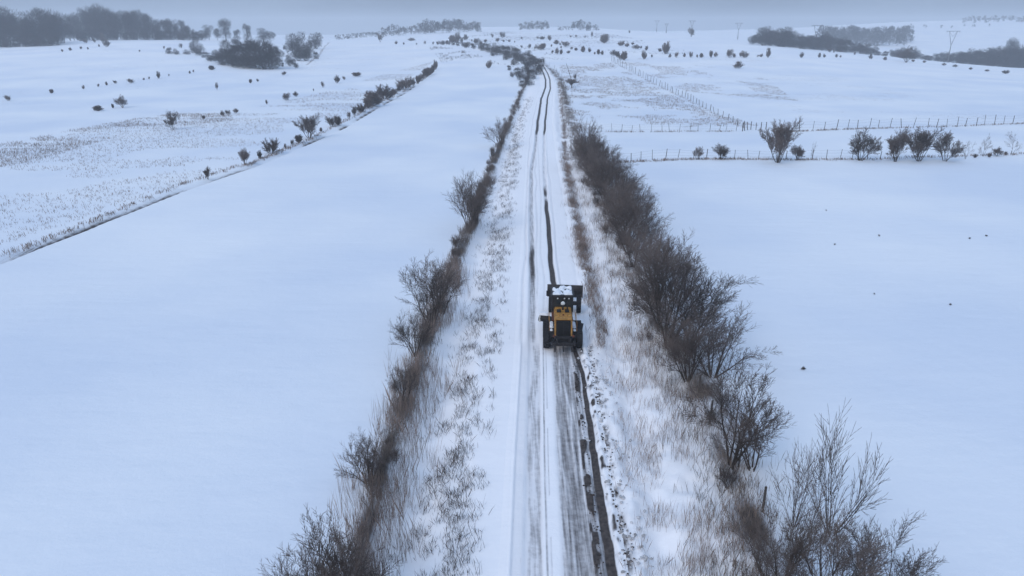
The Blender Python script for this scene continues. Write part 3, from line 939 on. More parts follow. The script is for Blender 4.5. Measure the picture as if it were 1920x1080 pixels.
lw = []
prof = [(-60, 4), (0, 8), (20, 14), (40, 34), (60, 24), (85, 12), (110, 14), (130, 32), (150, 10), (190, 7), (215, 14), (235, 12), (262, 8), (290, 28), (310, 34), (333, 30), (352, 42), (370, 52), (385, 56)]
for k_ in range(70):
    px = -70 + 455 * (k_ + RNG.random()) / 70
    yt = np.interp(px, [q[0] for q in prof], [q[1] for q in prof]) + RNG.uniform(-3, 14)
    lw.append((px, RNG.uniform(600, 690) if px > 130 else RNG.uniform(505, 600), yt, RNG.uniform(0.75, 1.15)))
for a_, b_, lab in ((-999, 60, 'bare tree in the dark left end of the left ridge wood'), (60, 135, 'bare tree in the second rounded mass of the left ridge wood'),
                    (135, 235, 'tall bare tree in the highest middle part of the left ridge wood'), (235, 320, 'bare tree in the broad crown mass right of the middle of the left ridge wood'),
                    (320, 999, 'lower bare tree in the descending right end of the left ridge wood')):
    wood([q for q in lw if a_ <= q[0] < b_], lab, lab.replace('bare tree', 'trees').replace('tall ', '').replace('lower ', ''))
# shrubby fringe closes the foot of the wood
for k_ in range(46):
    px = -60 + 440 * (k_ + RNG.random()) / 46
    if 118 < px < 150: continue
    D = 500 if px < 118 else 590
    p = at_depth(px, D + RNG.uniform(0, 14))
    plant('thicket_bush', DOME[RNG.randrange(3)], p, RNG.uniform(0.9, 1.7), 'leafless understorey bush at the foot of the left ridge wood', 'bush', 'understorey of the left ridge wood', None, 1.2)
wood([(392, 600, 46, 1.3)], 'first small round tree right of the left ridge wood', None)
wood([(424, 590, 34, 1.2)], 'highest round tree standing apart on the left ridge', None)
wood([(408, 600, 52, 1.3), (446, 600, 55, 1.2)], 'low tree filling the gap beside the highest round ridge tree', 'gap trees of the left ridge')
wood([(464, 590, 44, .95)], 'slender open tree on the left ridge between two rounded crowns', None)
wood([(494, 590, 52, 1.6), (506, 592, 57, 1.5)], 'low domed tree closing the row on the left ridge', 'domed trees of the left ridge')
# right middle wood
rw = []
prof = [(1405, 74), (1418, 58), (1432, 51), (1447, 55), (1460, 52), (1475, 52), (1490, 58), (1505, 66), (1515, 64), (1540, 62), (1560, 64), (1580, 70), (1600, 72), (1625, 80), (1645, 88), (1660, 92), (1680, 90), (1700, 86), (1718, 88), (1730, 100), (1750, 99), (1780, 94), (1800, 95), (1830, 92), (1860, 92), (1890, 84), (1910, 88), (1960, 84)]
for k_ in range(78):
    px = 1412 + 550 * (k_ + RNG.random()) / 78
    yt = np.interp(px, [q[0] for q in prof], [q[1] for q in prof]) + RNG.uniform(0, 7)
    rw.append((px, RNG.uniform(560, 620), yt, RNG.uniform(1.0, 1.6)))
for a_, b_, lab in ((0, 1475, 'rounded bare tree at the left end of the right wood beside the pylon'), (1475, 1560, 'bare tree of the right wood around the dark pylon'),
                    (1560, 1670, 'bare tree where the right wood slopes down behind the crest'), (1670, 1790, 'bare tree in the low middle part of the right wood'),
                    (1790, 9999, 'bare tree in the thick right end of the right wood')):
    wood([q for q in rw if a_ <= q[0] < b_], lab, lab.replace('bare tree', 'trees').replace('rounded ', ''), DOME, 5.6)
wood([(1900, 600, 70, .8)], 'tree with a raised round crown standing over the right wood', None)
field_tree(1699, 117, 27, 3, 'single spreading tree in front of the right wood with its trunk showing', 1.3, cat='tree')
field_tree(1296, 69, 16, 1, 'round tree at the foot of a pylon on the centre hill', 1.0, cat='tree')
field_tree(713, 79, 15, 0, 'small upright tree alone on the far white hill left of the road', .8, cat='tree')


def far_wood(name, prof, D0, D1, n, hmin, label, seed, w=0.5, L=2.4):
    """a wood so far off that it reads as one mass: twig sprays over rounded crowns, with trunks"""
    g = np.random.default_rng(seed)
    xs = [q[0] for q in prof]; VV = []; FF = []; c = 0
    for k in range(n):
        px = xs[0] + (xs[-1] - xs[0]) * (k + g.random()) / n
        D = g.uniform(D0, D1)
        p = at_depth(px, D)
        h = max(hmin, top_h(p, np.interp(px, xs, [q[1] for q in prof]) + g.uniform(0, 9)))
        V_, F_ = wood_crown(int(g.integers(1 << 30)), h, h * 0.36, 420, 9, 0.02, w)
        VV.append(V_ + np.array(p)); FF.append(F_ + c); c += len(V_)
    tag(link(name, mesh_from(np.concatenate(VV), np.concatenate(FF), 4, name, M['woodtwig'])), label, 'wood', kind='stuff')


far_wood('far_wood', [(630, 77), (660, 70), (690, 63), (712, 54), (722, 46), (745, 43), (765, 44), (775, 46), (790, 34), (805, 31), (825, 33), (842, 33), (860, 30), (880, 34), (895, 36), (903, 44)], 820, 880, 64, 6,
         'pale hazy wood on the ridge left of the vanishing road', 71)
far_wood('far_wood', [(972, 44), (980, 36), (995, 31), (1005, 38), (1015, 34), (1025, 37), (1031, 46)], 900, 960, 16, 6, 'hazy clump of trees on the centre skyline', 72)
far_wood('far_wood', [(1045, 50), (1063, 48), (1072, 31), (1078, 42), (1088, 31), (1100, 34), (1112, 40), (1124, 46)], 860, 900, 16, 5, 'hazy clump on the skyline right of the centre clump', 73)
far_wood('far_wood', [(1535, 46), (1560, 41), (1590, 40), (1620, 42), (1650, 43), (1690, 44), (1704, 40), (1706, 56)], 1000, 1100, 50, 9, 'pale grey wood across the valley at the right', 74)
far_wood('far_wood', [(1800, 34), (1840, 32), (1880, 30), (1920, 33), (1960, 33)], 1560, 1700, 30, 12, 'faintest strip of woodland high on the farthest right hill', 75, 0.7)
far_wood('far_wood', [(1716, 52), (1745, 53), (1760, 50), (1830, 58), (1850, 57)], 1380, 1450, 9, 5, 'broken line of bushes across the far valley field', 76, 0.8)

# ------------------------------------------------------------------ fences
def fence(pix, n, hpx, label, wires=True, lean=0.10, r=0.055):
    pa = np.array(pix, float)
    seg = np.concatenate([[0], np.cumsum(np.hypot(*np.diff(pa, axis=0).T))])
    # spacing even on the ground
    W = G(pa[:, 0], pa[:, 1])
    dl = np.concatenate([[0], np.cumsum(np.hypot(*np.diff(W[:, :2], axis=0).T))])
    rg = random.Random(len(pix) * 7 + n)
    root = empty('fence', tuple(W[0]))
    tag(root, label, 'fence')
    tops = []
    base = np.array(W[0])
    for k in range(n):
        s_ = dl[-1] * (k + rg.uniform(-.14, .14) if 0 < k < n - 1 else k) / (n - 1)
        x = np.interp(s_, dl, W[:, 0]); y = np.interp(s_, dl, W[:, 1])
        q = np.array([x, y, gz(x, y)])
        h = hpx / scale_px(q) * rg.uniform(.85, 1.12)
        l_ = np.array([rg.gauss(0, lean), rg.gauss(0, lean), 1.0]) * h
        t = q + l_
        rr2 = r * rg.uniform(.8, 1.3)
        link('post', tubes([(*(q - base - [0, 0, .2]), *(t - base), rr2, rr2 * .8)], 'post', M['post'], 5), root)
        tops.append((q, t))
    if wires:
        ws = []
        for (q0, t0), (q1, t1) in zip(tops[:-1], tops[1:]):
            for f_ in (.35, .65, .92):
                a = q0 + (t0 - q0) * f_ - base; b = q1 + (t1 - q1) * f_ - base
                m_ = (a + b) / 2 - np.array([0, 0, .04])
                ws += [(*a, *m_, .008, .008), (*m_, *b, .008, .008)]
        link('wire', tubes(ws, 'wire', M['wire'], 3), root)
    return root


fence([(1147, 115), (1180, 132), (1215, 150), (1250, 168), (1290, 186), (1330, 208), (1365, 225), (1392, 239)], 46, 11, 'long diagonal post fence climbing the right hillside', r=.07)
fence([(1392, 246), (1405, 243), (1420, 244), (1436, 243)], 7, 16, 'short cluster of close posts at the corner where the right fences meet', r=.08)
fence([(1478, 247), (1560, 244), (1660, 240), (1745, 240), (1830, 236), (1935, 231)], 24, 18, 'upper lane fence of leaning posts running to the right edge', r=.06)
fence([(1128, 247), (1200, 248), (1290, 247), (1380, 246)], 15, 15, 'pale thin fence on the upper left side of the farm lane', r=.045)
fence([(1158, 304), (1220, 299), (1300, 297), (1400, 299), (1480, 298), (1560, 299), (1650, 298)], 21, 17, 'lower lane fence between the hedge end and the lane trees', r=.055)
fence([(1310, 742), (1331, 800), (1388, 880), (1430, 960)], 4, 42, 'old fence of four dark stakes at the foot of the lower right hedge', wires=False, r=.06, lean=.06)
fence([(1020, 120), (1040, 130), (1052, 150), (1057, 175), (1062, 195)], 12, 8, 'short roadside posts by the flat-topped tree', wires=False, r=.05)

# ------------------------------------------------------------------ pylons
def pylon(px, yb, yt, label, D=None):
    p = at_px(px, yb) if D is None else at_depth(px, D)
    h = top_h(p, yt)
    root = empty('power_pylon', p, RNG.uniform(-.2, .2))
    tag(root, label, 'pylon', 'power pylons of the hillside line')
    w = h * 0.20
    link('mast', tubes([(-.35, 0, -.3, 0, 0, h * .55, .24, .2), (.35, 0, -.3, 0, 0, h * .55, .24, .2)], 'mast', M['concrete'], 5), root)
    for s_ in (-1, 1):
        link('arm', tubes([(0, 0, h * .53, s_ * w * .75, 0, h * .97, .19, .14)], 'arm', M['concrete'], 5), root)
    link('crossbar', tubes([(-w * 1.25, 0, h * .96, w * 1.25, 0, h * .96, .15, .15), (-w * .75, 0, h * .96, 0, 0, h * .80, .09, .09), (w * .75, 0, h * .96, 0, 0, h * .80, .09, .09)], 'crossbar', M['concrete'], 4), root)
    ins = [(s_ * w * 1.15, 0, h * .96, s_ * w * 1.15, 0, h * .90, .09, .06) for s_ in (-1, 0, 1)]
    for g_ in ins: link('insulator', tubes([g_], 'insulator', M['dark'], 4), root)
    return root


pylon(1231, 60, 38, 'farthest thin pylon on the centre skyline')
pylon(1249, 62, 44, 'short faint pylon just right of the farthest one')
pylon(1296, 66, 38, 'pylon rising behind the round tree on the centre hill')
pylon(1383, 74, 42, 'pylon standing clear against the sky on the centre hill')
pylon(1527, 92, 46, 'pylon standing against the dark right wood')
pylon(1785, 0, 56, 'rightmost pylon above the dark wood in the valley', 570)


# ================================================================== weeds
def weeds(name, P, h, nb, spread, width, m, label, cat='weeds', lean=0.28, seed=1):
    g = np.random.default_rng(seed)
    n = len(P) * nb
    k = np.repeat(np.arange(len(P)), nb)
    hh = np.broadcast_to(h, (len(P),))[k] * g.uniform(0.45, 1.1, n)
    b = P[k].copy()
    b[:, 0] += g.normal(size=n) * spread; b[:, 1] += g.normal(size=n) * spread; b[:, 2] -= 0.06
    an = g.uniform(0, 2 * math.pi, n)
    side = np.stack([np.cos(an), np.sin(an), np.zeros(n)], 1) * (width * g.uniform(.6, 1.4, n) / 2)[:, None]
    tip = b + np.stack([g.normal(size=n) * lean * hh, g.normal(size=n) * lean * hh, hh], 1)
    mid = (b + tip) / 2 + np.stack([np.zeros(n), np.zeros(n), 0.08 * hh], 1)
    # four sided leaf: base, two sides at mid height, tip
    off = np.stack([-side[:, 1], side[:, 0], np.zeros(n)], 1) * .5
    V_ = np.stack([b - side * .7, b + side * .7, mid + side + off, tip, mid - side + off], 1).reshape(-1, 3)
    Fc = np.arange(n * 5).reshape(-1, 5)
    me = mesh_from(V_, Fc, 5, name, m)
    return tag(link(name, me), label, cat, kind='stuff')


def along(curve_, D0, D1, n, off, sig, seed, patch=None, logd=True):
    g = np.random.default_rng(seed)
    u = g.random(n)
    D = D0 * np.exp(u * math.log(D1 / D0)) if logd else D0 + (D1 - D0) * u
    x = np.interp(D, curve_[0], curve_[1]) + off + g.normal(size=n) * sig
    if patch is not None:
        keep = vnoise(x * patch[0], D * patch[1], seed) + 0.5 > patch[2]
        x, D = x[keep], D[keep]
    return np.stack([x, D, GH(x, D)], 1)


def inpoly(x, y, P):
    c = np.zeros(x.shape, bool)
    j = len(P) - 1
    for i in range(len(P)):
        xi, yi = P[i][:2]; xj, yj = P[j][:2]
        q = ((yi > y) != (yj > y)) & (x < (xj - xi) * (y - yi) / (yj - yi + 1e-9) + xi)
        c ^= q; j = i
    return c


def area(pix, n, seed, patch=None):
    pa = np.array(pix, float); W = G(pa[:, 0], pa[:, 1])
    g = np.random.default_rng(seed)
    x = g.uniform(W[:, 0].min(), W[:, 0].max(), n); y = g.uniform(W[:, 1].min(), W[:, 1].max(), n)
    k = inpoly(x, y, W)
    if patch: k &= (vnoise(x * patch[0], y * patch[1], seed) + .5) * .7 + .3 * (vnoise(x * patch[0] * 4, y * patch[1] * 4, seed + 1) + .5) > patch[2]
    x, y = x[k], y[k]
    return np.stack([x, y, GH(x, y)], 1)


weeds('brambles', along(cL, 26, 330, 2500, 0, 0.36, 1, (.6, .3, .22)), 0.8, 5, 0.16, .018, M['bramble'], 'tangled brown stalks along the strip of the left hedge', seed=1, lean=.22)
weeds('brambles', along(cL, 15, 62, 1500, 0.3, 0.85, 2, (.5, .35, .30)), 1.45, 6, 0.12, .015, M['pale'], 'tall pale dry stalks on the road side of the lower left hedge', seed=2, lean=.16)
weeds('brambles', along(cT, 15, 125, 1900, -0.6, 0.9, 3), 0.85, 5, 0.2, .018, M['bramble'], 'tangled brown stalks under the right hedge', seed=3, lean=.25)
weeds('brambles', along(cT, 118, 330, 1100, 0.0, 0.8, 13, (.5, .12, .3)), 1.0, 4, 0.3, .035, M['bramble'], 'brown weed strip right of the road beyond the field gateway', seed=13, lean=.25)
weeds('dry_weeds', along(cW, 15, 300, 2600, 0, 0.30, 4, (.6, .22, .36)), 0.62, 5, 0.14, .018, M['weed'], 'narrow strip of dry weeds on the right road verge', seed=4)
weeds('dry_weeds', along(cW, 52, 122, 1900, 0, 0.42, 24, (.9, .3, .36)), 0.75, 4, 0.2, .016, M['pale'], 'dense grey weed strip on the right verge ahead of the grader', seed=24)
pv = along(cRx, 14, 130, 6500, 6.2, 1.9, 5, (1.3, .6, .40))
pv = pv[(pv[:, 0] - fx(cRx, pv[:, 1]) > 3.0) & (pv[:, 0] < fx(cT, pv[:, 1]) + .5)]
weeds('dry_weeds', pv, 0.85, 4, 0.2, .013, M['pale'], 'patchy dry weeds on rough snow between road and right hedge', seed=5, lean=.2)
pv = along(cRx, 14, 230, 6200, -4.9, 0.85, 6, (2.0, 1.0, .46))
pv = pv[(pv[:, 0] - fx(cRx, pv[:, 1]) < -3.3) & (pv[:, 0] > fx(cL, pv[:, 1]) + 1.0)]
weeds('dry_weeds', pv, 0.5, 4, 0.14, .016, M['darkweed'], 'patchy dark weeds poking through the left road verge', seed=6, lean=.35)
weeds('dry_weeds', area([(-20, 470), (200, 395), (440, 312), (580, 255), (690, 190), (815, 115), (700, 145), (560, 185), (440, 210), (330, 214), (200, 238), (-20, 285)], 34000, 8, (.028, .05, .46)), 0.40, 2, 0.16, .035, M['weed'], 'sparse weed stalks over the left fields', seed=8)
weeds('dry_weeds', area([(-20, 318), (60, 305), (200, 262), (330, 238), (440, 226), (430, 214), (330, 213), (200, 232), (-20, 275)], 9000, 9, (.05, .08, .44)), 0.5, 2, 0.22, .04, M['weed'], 'denser band of weeds across the left fields', seed=9)
weeds('dry_weeds', area([(1085, 243), (1425, 236), (1330, 212), (1230, 163), (1145, 118), (1050, 122), (1060, 190)], 15000, 10, (.12, .10, .48)), 0.45, 3, 0.28, .045, M['weed'], 'patchy weeds on the hillside pasture right of the road', seed=10)
weeds('dry_weeds', area([(1150, 112), (1290, 172), (1500, 190), (1440, 150), (1330, 125), (1200, 110)], 14000, 11, (.09, .06, .54)), 0.35, 3, 0.3, .05, M['weed'], 'thin weeds on the upper right pasture beyond the diagonal fence', seed=11)
weeds('dry_weeds', area([(800, 86), (830, 118), (960, 122), (985, 165), (960, 130), (915, 110), (860, 92)], 3500, 12, (.05, .05, .45)), 0.8, 4, 0.3, .09, M['darkweed'], 'rough scrub below the thicket of the bend', seed=12)
weeds('dry_weeds', area([(820, 84), (900, 60), (1130, 62), (1300, 100), (1150, 112), (1040, 112)], 6500, 14, (.05, .04, .48)), 0.6, 4, 0.35, .09, M['darkweed'], 'specks of scrub over the hill above the road bend', seed=14)
weeds('dry_weeds', area([(625, 84), (800, 86), (790, 116), (640, 132), (560, 138), (600, 100)], 5200, 16, (.03, .11, .56)), 0.3, 2, 0.2, .045, M['weed'], 'faint stubble rows on the rising field left of the bend', seed=16)
weeds('dry_weeds', area([(1280, 110), (1430, 112), (1640, 160), (1880, 225), (1500, 212), (1330, 150)], 9000, 17, (.02, .07, .62)), 0.22, 2, 0.25, .045, M['weed'], 'faint thin stubble streaks across the right hill field', seed=17)
weeds('dry_weeds', area([(130, 98), (340, 90), (600, 112), (560, 150), (300, 160), (0, 200), (0, 180)], 7000, 18, (.03, .07, .62)), 0.25, 2, 0.25, .05, M['weed'], 'faint stubble on the upper left snow field', seed=18)
bl = []
for pl, n in (([(1158, 305), (1300, 299), (1480, 300), (1650, 299), (1935, 289)], 420), ([(1478, 248), (1660, 241), (1935, 232)], 260), ([(1128, 248), (1380, 247)], 90), ([(1147, 116), (1250, 169), (1392, 240)], 160),
              ([(460, 312), (580, 262), (700, 200), (815, 132)], 400), ([(0, 482), (150, 425), (330, 350), (445, 312)], 160), ([(617, 80), (606, 92), (597, 106), (575, 122)], 200)):
    W = G(*np.array(pl, float).T); g = np.random.default_rng(n)
    t = g.random(n) * (len(pl) - 1); i = np.minimum(t.astype(int), len(pl) - 2); f_ = (t - i)[:, None]
    q = W[i] * (1 - f_) + W[i + 1] * f_ + np.concatenate([g.normal(size=(n, 2)) * .3, np.zeros((n, 1))], 1)
    q[:, 2] = GH(q[:, 0], q[:, 1]); bl.append(q)
weeds('dry_weeds', np.concatenate(bl), 0.5, 5, 0.25, .05, M['weed'], 'weeds caught along the foot of the fences and field edges', seed=15)

# clods of soil and dirty snow thrown up beside the scraped strip
g = np.random.default_rng(77)
n = 900
yc = g.uniform(14, 45, n); side_ = g.choice([0, 1, 2], n, p=[.22, .30, .48])
xc_ = np.where(side_ == 0, fx(cRx, yc) + 1.45 + g.normal(size=n) * .12, np.where(side_ == 1, fx(cRutR, yc) + .5 + np.abs(g.normal(size=n)) * .22, fx(cRutR, yc) + 1.0 + g.normal(size=n) * .35))
ico = np.array([(0, 0, 1), (.9, 0, .3), (.28, .85, .3), (-.72, .53, .3), (-.72, -.53, .3), (.28, -.85, .3), (0, 0, -.6)], float)
icf = np.array([(0, 1, 2), (0, 2, 3), (0, 3, 4), (0, 4, 5), (0, 5, 1), (6, 2, 1), (6, 3, 2), (6, 4, 3), (6, 5, 4), (6, 1, 5)])
sz = g.uniform(.02, .075, n) * np.where(side_ == 2, 1.7, 1.0)
zc2 = base_h(xc_, yc) + .10
Vc = ico[None] * sz[:, None, None] * g.uniform(.6, 1.3, (n, 7, 1)) + np.stack([xc_, yc, zc2], 1)[:, None]
for nm, sel, m_, lab in (('soil_clods', side_ != 2, M['soil'], 'dark frozen clods thrown up beside the scraped strip'), ('snow_clods', side_ == 2, M['clod'], 'dirty lumps of snow on the right windrow of the road')):
    vv = Vc[sel].reshape(-1, 3); k = sel.sum()
    ff = (icf[None] + np.arange(k)[:, None, None] * 7).reshape(-1, 3)
    tag(link(nm, mesh_from(vv, ff, 3, nm, m_)), lab, 'clods', kind='stuff')
# a few tufts that break the smooth right field
for px, py in [(1565, 459), (1648, 443), (1818, 448), (1849, 443), (1639, 552), (1782, 572), (1506, 693), (1549, 395)]:
    p = at_px(px, py)
    plant('grass_tuft', DOT[RNG.randrange(5)], p, RNG.uniform(.10, .18), 'tiny dark tuft poking out of the smooth right snow field', 'tuft', 'tufts in the smooth right field', None, 1.3)

# ================================================================== motor grader
class MB:
    def __init__(s): s.v = []; s.f = []

    def box(s, c, d, rot=None, taper=(1, 1), bev=0.0):
        cx, cy, cz = c; dx, dy, dz = [q / 2 for q in d]
        b = min(bev, dx * .9, dy * .9)
        ring = [(-1, -1), (1, -1), (1, 1), (-1, 1)]
        pts = []
        for z, k in ((-dz, (1, 1)), (dz, taper)):
            for sx, sy in ring:
                if b > 0:
                    for (ox, oy) in (((b, 0), (0, b)) if sx == sy else ((0, b), (b, 0))):
                        pts.append(((sx * (dx - ox)) * k[0], (sy * (dy - oy)) * k[1], z))
                else: pts.append((sx * dx * k[0], sy * dy * k[1], z))
        n = len(pts) // 2
        mt = Matrix.Rotation(rot[0], 3, rot[1]) if rot else None
        o = len(s.v)
        # order rings by angle
        for h in (0, 1):
            r = pts[h * n:(h + 1) * n]
            r.sort(key=lambda q: math.atan2(q[1] / (dy * (taper[1] if h else 1)), q[0] / (dx * (taper[0] if h else 1))))
            for q in r:
                q = Vector(q)
                if mt: q = mt @ q
                s.v.append((q.x + cx, q.y + cy, q.z + cz))
        for i in range(n):
            j = (i + 1) % n
            s.f.append((o + i, o + j, o + n + j, o + n + i))
        s.f.append(tuple(o + n + i for i in range(n)))
        s.f.append(tuple(o + n - 1 - i for i in range(n)))
        return s

    def tube(s, a, b, r0, r1=None, n=10):
        r1 = r0 if r1 is None else r1
        a = Vector(a); b = Vector(b); d = (b - a).normalized()
        e1 = d.orthogonal().normalized(); e2 = d.cross(e1)
        o = len(s.v)
        for p, r in ((a, r0), (b, r1)):
            for k in range(n):
                t = 2 * math.pi * k / n
                q = p + e1 * (r * math.cos(t)) + e2 * (r * math.sin(t))
                s.v.append(tuple(q))
        for k in range(n):
            j = (k + 1) % n
            s.f.append((o + k, o + j, o + n + j, o + n + k))
        s.f.append(tuple(o + k for k in range(n))[::-1]); s.f.append(tuple(o + n + k for k in range(n)))
        return s

    def lathe_x(s, prof, c, n=28):
        """prof: (x, radius); turned about the x axis"""
        o = len(s.v); m = len(prof)
        for k in range(n):
            t = 2 * math.pi * k / n
            for x, r in prof: s.v.append((c[0] + x, c[1] + r * math.cos(t), c[2] + r * math.sin(t)))
        for k in range(n):
            j = (k + 1) % n
            for i in range(m - 1): s.f.append((o + k * m + i, o + k * m + i + 1, o + j * m + i + 1, o + j * m + i))
        return s

    def poly_x(s, prof, x0, x1):
        """prof: (y, z) outline extruded from x0 to x1"""
        o = len(s.v); m = len(prof)
        for x in (x0, x1):
            for y, z in prof: s.v.append((x, y, z))
        for i in range(m):
            j = (i + 1) % m
            s.f.append((o + i, o + j, o + m + j, o + m + i))
        s.f.append(tuple(o + i for i in range(m))[::-1]); s.f.append(tuple(o + m + i for i in range(m)))
        return s

    def build(s, name, m, parent=None, smooth=False, label=None):
        me = bpy.data.meshes.new(name)
        me.from_pydata(s.v, [], s.f); me.materials.append(m)
        import bmesh
        bm = bmesh.new(); bm.from_mesh(me); bmesh.ops.recalc_face_normals(bm, faces=bm.faces); bm.to_mesh(me); bm.free()
        if smooth:
            me.polygons.foreach_set('use_smooth', [True] * len(me.polygons))
        o = link(name, me, parent)
        if label: o['label'] = label
        return o


gp = at_px(1055, 655)
gzr = float(base_h(gp[0], gp[1])) + 0.03
gr = empty('motor_grader', (gp[0], gp[1], gzr), -0.0282)
tag(gr, 'yellow motor grader clearing the snowy road, seen from behind with snow on its cab roof', 'motor grader')


def wheel(x, y, r=.64, w=.40, yaw=0.0, side=1):
    root = empty('wheel', (x, y, r)); root.parent = gr; root.rotation_euler = (0, 0, yaw)
    # tyre: rounded shoulders, lugs
    t = MB()
    h = w / 2
    prof = [(-h * .8, r * .55), (-h, r * .66), (-h * .98, r * .84), (-h * .8, r * .94), (-h * .3, r * .965), (h * .3, r * .965), (h * .8, r * .94), (h * .98, r * .84), (h, r * .66), (h * .8, r * .55), (-h * .8, r * .55)]
    t.lathe_x(prof, (0, 0, 0), 32)
    for k in range(22):
        a = 2 * math.pi * k / 22
        for sx in (-1, 1):
            aa = a + (0.14 if sx > 0 else 0)
            c = (sx * h * .48, math.cos(aa) * r * .975, math.sin(aa) * r * .975)
            o = len(t.v)
            tan = Vector((0, -math.sin(aa), math.cos(aa))); rad = Vector((0, math.cos(aa), math.sin(aa))); ax = (Vector((1, 0, 0)) + tan * .35 * sx).normalized()
            for da in (-1, 1):
                for dt in (-1, 1):
                    for dr in (-1, 1):
                        q = Vector(c) + ax * (da * h * .46) + tan * (dt * .035) + rad * (dr * .025)
                        t.v.append(tuple(q))
            for f in ((0, 1, 3, 2), (4, 6, 7, 5), (0, 4, 5, 1), (2, 3, 7, 6), (0, 2, 6, 4), (1, 5, 7, 3)):
                t.f.append(tuple(o + i for i in f))
    t.build('tyre', M['rubber'], root)
    m = MB()
    m.lathe_x([(-h * .78, r * .58), (-h * .82, r * .50), (-h * .3, r * .46), (-h * .3, r * .2), (-h * .7, r * .18), (-h * .7, .001)], (0, 0, 0), 24)
    m.lathe_x([(h * .78, r * .58), (h * .82, r * .50), (h * .3, r * .46), (h * .3, r * .2), (h * .7, r * .18), (h * .7, .001)], (0, 0, 0), 24)
    m.build('rim', M['yellow'], root)
    return root


for sx in (-1, 1):
    for y in (.30, 1.78): wheel(sx * 1.10, y)
fcx = 0.40
YAW_F = -0.06
for sx in (-1, 1): wheel(fcx + sx * 1.03, 6.75, .64, .36, YAW_F)
# tandem cases and rear axle
for sx in (-1, 1):
    MB().box((sx * .80, 1.04, .66), (.18, 2.1, .42), bev=.05).build('tandem_case', M['dark'], gr)
MB().tube((-.8, 1.04, .72), (.8, 1.04, .72), .17, n=12).build('rear_axle', M['dark'], gr)
# rear frame
f = MB()
for sx in (-1, 1): f.box((sx * .38, 1.3, .98), (.16, 4.2, .26))
f.box((0, -.72, .95), (.92, .12, .30)).box((0, 3.3, 1.0), (.92, .16, .34))
f.build('rear_frame', M['dark'], gr)
# engine hood with rails and radiator behind
HZ, HB, HY0, HY1, HW = 2.28, 1.14, -.62, 1.72, .53
h = MB()
h.poly_x([(HY0 + .35, HZ - .06), (HY1, HZ + .04), (HY1, HZ - .02), (HY0 + .35, HZ - .12)], -HW, HW)
h.build('engine_hood', M['yellow'], gr, label='yellow hood top with two dark openings')
for sx in (-1, 1):
    r_ = MB()
    r_.poly_x([(HY0, HB), (HY0 + .07, HB), (HY0 + .42, HZ - .12), (HY1, HZ - .03), (HY1, HB + .6), (HY0 + .9, HB + .5), (HY0 + .6, HB), (HY0, HB)][:-1], sx * HW - .05, sx * HW + .05)
    r_.build('side_panel', M['yellow'], gr)
    q = MB(); q.box((sx * (HW - .02), .75, 1.4), (.05, 1.6, .5)); q.build('engine_side_grille', M['grille'], gr)
    s_ = MB(); s_.box((sx * .27, .98, HZ + .045), (.28, .48, .05), bev=.04); s_.build('hood_opening', M['grille'], gr)
    s_ = MB(); s_.box((sx * .26, .42, HZ + .02), (.05, .50, .05)); s_.build('hood_rib', M['yellow'], gr)
s_ = MB(); s_.box((0, .35, HZ + .015), (.10, .08, .09), bev=.02); s_.build('hood_latch', M['brown'], gr)
q = MB(); q.box((0, -.36, 1.62), (.92, .10, 1.0)); q.build('radiator', M['grille'], gr)
q = MB()
for k in range(9): q.box((0, -.425, 1.20 + k * .10), (.90, .03, .022))
q.box((0, -.44, 1.62), (.045, .03, .96)); q.build('radiator_guard', M['dark'], gr)
q = MB(); q.box((0, -.78, 1.16), (1.10, .20, .16), bev=.03).box((0, -.98, .80), (1.6, .20, .22), bev=.03)
for sx in (-1, 1): q.box((sx * .42, -.88, .95), (.14, .35, .5))
q.build('rear_bumper', M['dark'], gr)
# ripper shanks hanging behind the bumper
q = MB()
for x in (-.55, 0, .55): q.box((x, -1.10, .62), (.09, .16, .62), (R(-14), 'X'))
q.build('ripper', M['dark'], gr)
for sx in (-1, 1):
    q = MB(); q.tube((sx * .62, -.82, 1.30), (sx * .62, -.90, 1.30), .08, .08, 12); q.build('rear_lamp', M['brown'], gr)
# walkways with snow beside the hood, fuel tank and battery boxes
for sx in (-1, 1):
    q = MB(); q.box((sx * .74, 1.0, 1.20), (.36, 2.0, .10), bev=.03).box((sx * .74, .15, 1.02), (.32, .5, .30), bev=.03); q.build('walkway', M['dark'], gr)
    q = MB(); q.box((sx * .74, 1.10, 1.30), (.30, 1.05, .12), taper=(.6, .8), bev=.08).box((sx * .76, .25, 1.27), (.2, .4, .06), taper=(.5, .6), bev=.05); q.build('walkway_snow', M['snowcap'], gr)
    q = MB()
    for y in (.1, 1.9): q.tube((sx * .90, y, 1.25), (sx * .90, y, 1.85), .018, n=6)
    q.tube((sx * .90, .1, 1.85), (sx * .90, 1.9, 1.85), .018, n=6); q.build('handrail', M['yellow'], gr)
# air intake with a white cap and exhaust
q = MB(); q.tube((0, 1.25, HZ), (0, 1.25, HZ + .42), .06, n=12); q.build('intake_pipe', M['dark'], gr)
q = MB(); q.tube((0, 1.25, HZ + .40), (0, 1.25, HZ + .50), .13, .15, 16).tube((0, 1.25, HZ + .50), (0, 1.25, HZ + .60), .15, .06, 16); q.build('intake_cap', M['white'], gr)
q = MB(); q.tube((.30, 1.35, HZ), (.30, 1.35, HZ + .55), .045, n=10); q.build('exhaust_pipe', M['dark'], gr)
